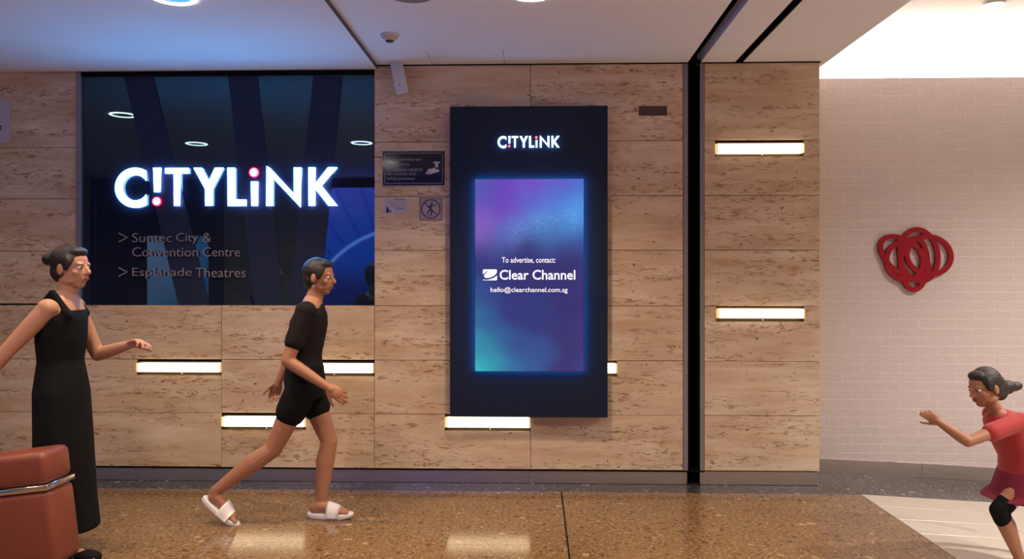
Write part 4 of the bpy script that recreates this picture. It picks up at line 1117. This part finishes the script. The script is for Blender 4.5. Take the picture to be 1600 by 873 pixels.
for a_, h_, t_, u_ in ((aN, heelN, toeN, V3((0, 0, 1))), (aF, heelF, toeF, V3((.3, 0, 1)))):
    mb = MB(); f_ = (t_ - h_).normalized(); sd_ = f_.cross(u_).normalized(); up_ = sd_.cross(f_)
    A_ = Matrix((f_, sd_, up_)).transposed()
    mb.ellipsoid(h_ + f_ * .04 + up_ * .026, .054, .040, .034, A_); mb.ellipsoid(h_ + f_ * .17 + up_ * .022, .090, .050, .032, A_); mb.ellipsoid(h_ + f_ * .12 + up_ * .0, .145, .045, .012, A_)
    remeshed(mb, 'shoe', M_CLOTHB, lp, .006, 2, .5)
# suitcase tilted behind the person
M_CASE = mat('red_brown_leather', (.20, .050, .028), .42, bump=.12, bscale=60, var=.15)
sc = empty('suitcase', (-2.56, 3.74, 0), 'red-brown suitcase with a pale metal band at the lower left edge', 'suitcase')
tilt = R(7)
def ctr(x_, y_, z_):   # case coordinates to the world
    q = V3((x_ * math.cos(tilt) - z_ * math.sin(tilt), 0, x_ * math.sin(tilt) + z_ * math.cos(tilt)))
    return V3((-2.50 + q.x, 3.74 + y_, .085 + q.z))
def rbox(x0, x1, y0, y1, z0, z1, name, m, root, bev=.02, seg=3):
    me = bpy.data.meshes.new(name); bm = bmesh.new()
    vs = [bm.verts.new((a, b, c)) for c in (z0, z1) for b in (y0, y1) for a in (x0, x1)]
    for q in [(0, 2, 3, 1), (4, 5, 7, 6), (0, 1, 5, 4), (2, 6, 7, 3), (0, 4, 6, 2), (1, 3, 7, 5)]: bm.faces.new([vs[i] for i in q])
    bmesh.ops.recalc_face_normals(bm, faces=bm.faces)
    bmesh.ops.bevel(bm, geom=bm.edges[:], offset=bev, segments=seg, affect='EDGES', profile=.5)
    for v_ in bm.verts: v_.co = ctr(*v_.co)
    bm.to_mesh(me); bm.free(); me.materials.append(m)
    for p_ in me.polygons: p_.use_smooth = True
    o_ = bpy.data.objects.new(name, me); COL.objects.link(o_); o_.parent = root; o_.matrix_parent_inverse = Matrix.Translation(-root.location); return o_
rbox(-.30, .20, -.11, .11, .0, .375, 'lower_shell', M_CASE, sc, .035)
rbox(-.30, .20, -.11, .11, .400, .56, 'upper_shell', M_CASE, sc, .035)
rbox(-.303, .203, -.113, .113, .373, .402, 'metal_band', M_CHROME, sc, .006, 2)
for l in (-.07, .07):
    a_ = ctr(-.25, l, .55); b_ = ctr(-.26, l, .80)
    MB().capsule(a_, b_, .008, .008, n=10, h=2).build('handle_tube', M_CHROME, sc, True)
MB().capsule(ctr(-.26, -.07, .80), ctr(-.26, .07, .80), .014, .014, n=12).build('grip', M_BLACKM, sc, True)
for a_, b_ in ((-.25, -.09), (-.25, .09), (.15, -.09), (.15, .09)):
    q = ctr(a_, b_, .0); q.z = .032
    MB().capsule(q - V3((0, .012, 0)), q + V3((0, .012, 0)), .031, .031, n=16, h=2).capsule(q + V3((0, 0, .02)), ctr(a_, b_, .03), .012, .014, n=10, h=2).build('wheel', M_BLACKM, sc, True)

# ---- child in red running left at the right edge
Yc = 4.10; gz = ground(2.56)
ch = empty('person', (2.60, Yc, gz), 'dark-haired child in red dress leaning and running left at the right edge', 'person')
q_ = lambda px, py, y=Yc: V3((on_plane(px, py, y)[0], y, on_plane(px, py, y)[1]))
cs = .66
hip = q_(1600, 740); waist = q_(1590, 708); chest = q_(1572, 668); neck = q_(1556, 640)
lat = V3((-.12, 1, 0)).normalized()
hc = q_(1538, 606)
hN = hip - lat * .055; hF = hip + lat * .055
kN = q_(1561, 797, Yc - .06); aN = q_(1592, 868, Yc - .06); aN.y = Yc - .06
kF = q_(1625, 800, Yc + .06); aF = q_(1688, 826, Yc + .06)
heelN = aN + V3((.035, 0, -.05)); toeN = heelN + V3((-.165, 0, -.002)); gN = ground(aN.x) + .016
dz_ = gN - heelN.z; heelN.z = gN; toeN.z = ground(toeN.x) + .016
aN = heelN + V3((-.035, 0, .06))
heelF = aF + V3((.045, 0, .03)); toeF = heelF + V3((.0, 0, -.165)) + V3((.02, 0, 0))
mb = MB(); torso(mb, hip, waist, chest, neck, lat, cs * .93)
mb.capsule(neck - V3((-.01, 0, .02)), hc + V3((.01, 0, -.04)), .036, .036)
P, A = head(mb, hc, V3((-1, -.25, -.22)), V3((-.22, 0, 1)), .84)
for h_, k_, a_, b_ in ((hN, kN, aN, V3((1, 0, 0))), (hF, kF, aF, V3((.3, 0, 1)))):
    limb(mb, h_, k_, .060, .040, .003, .35); limb(mb, k_, a_, .040, .026, .008, .32, b_)
foot(mb, aN, heelN, toeN, V3((0, 0, 1)), .68); foot(mb, aF, heelF, toeF, V3((1, 0, .1)), .68)
sN = chest - lat * .105 + V3((0, 0, .055)); sF = chest + lat * .105 + V3((0, 0, .055))
eN = q_(1512, 690, Yc - .17); wN = q_(1468, 660, Yc - .15)
eF = q_(1625, 668, Yc + .17); wF = q_(1655, 700, Yc + .17)
for s_, e_, w_ in ((sN, eN, wN), (sF, eF, wF)):
    mb.ellipsoid(s_, .038, .038, .038); limb(mb, s_, e_, .034, .027, .002, .4); limb(mb, e_, w_, .027, .019, .003, .25)
hand(mb, wN, wN - eN, V3((.2, .9, 0)), .66, side=1, curl=24); hand(mb, wF, wF - eF, V3((0, -.9, 0)), .66, side=-1, curl=24)
remeshed(mb, 'body', M_SKIN, ch, .0045, 3, .4)
face_parts(ch, P, A, .84); hair_short(ch, P, A, .84, long_=True)
M_REDC = mat('red_cotton', (.42, .030, .030), .8, bump=.35, bscale=200, sheen=.2); M_MAR = mat('maroon_cotton', (.20, .008, .035), .8, bump=.35, bscale=200)
fw_ = lat.cross(chest - hip).normalized()
mb = MB(); mb.loft([(hip + (waist - hip) * .3, lat, fw_, .128, .105), (waist, lat, fw_, .106, .084), (chest, lat, fw_, .118, .086), (chest.lerp(neck, .5), lat, fw_, .110, .072), (neck - (neck - chest) * .12, lat, fw_, .056, .050)])
for s_, e_ in ((sN, eN), (sF, eF)): mb.ellipsoid(s_, .047, .047, .045); mb.capsule(s_, s_.lerp(e_, .55), .045, .048)
remeshed(mb, 'shirt', M_REDC, ch, .007, 4, .5)
mb = MB(); dn = V3((.02, 0, -1))
mb.loft([(hip + V3((.0, 0, -.13)), lat, V3((1, 0, 0)), .19, .20), (hip + V3((0, 0, -.05)), lat, fw_, .165, .16), (hip + (waist - hip) * .45, lat, fw_, .124, .102)], n=36)
remeshed(mb, 'skirt', M_MAR, ch, .008, 3, .5)
for a_, h_, t_, u_ in ((aN, heelN, toeN, V3((0, 0, 1))), (aF, heelF, toeF, V3((1, 0, .1)))):
    mb = MB(); f_ = (t_ - h_).normalized(); sd_ = f_.cross(u_).normalized(); up_ = sd_.cross(f_)
    A_ = Matrix((f_, sd_, up_)).transposed()
    mb.ellipsoid(h_ + f_ * .03 + up_ * .018, .038, .030, .030, A_); mb.ellipsoid(h_ + f_ * .11 + up_ * .014, .062, .034, .024, A_); mb.ellipsoid(h_ + f_ * .078 + up_ * (-.006), .100, .032, .009, A_)
    remeshed(mb, 'shoe', M_CLOTHB, ch, .005, 2, .5)
for k_, h_, a_ in ((kN, hN, aN), (kF, hF, aF)):
    mb = MB(); mb.capsule(k_.lerp(h_, .22), k_, .049, .046); mb.capsule(k_, k_.lerp(a_, .20), .046, .044)
    remeshed(mb, 'leggings', M_CLOTHB, ch, .006, 2, .5)
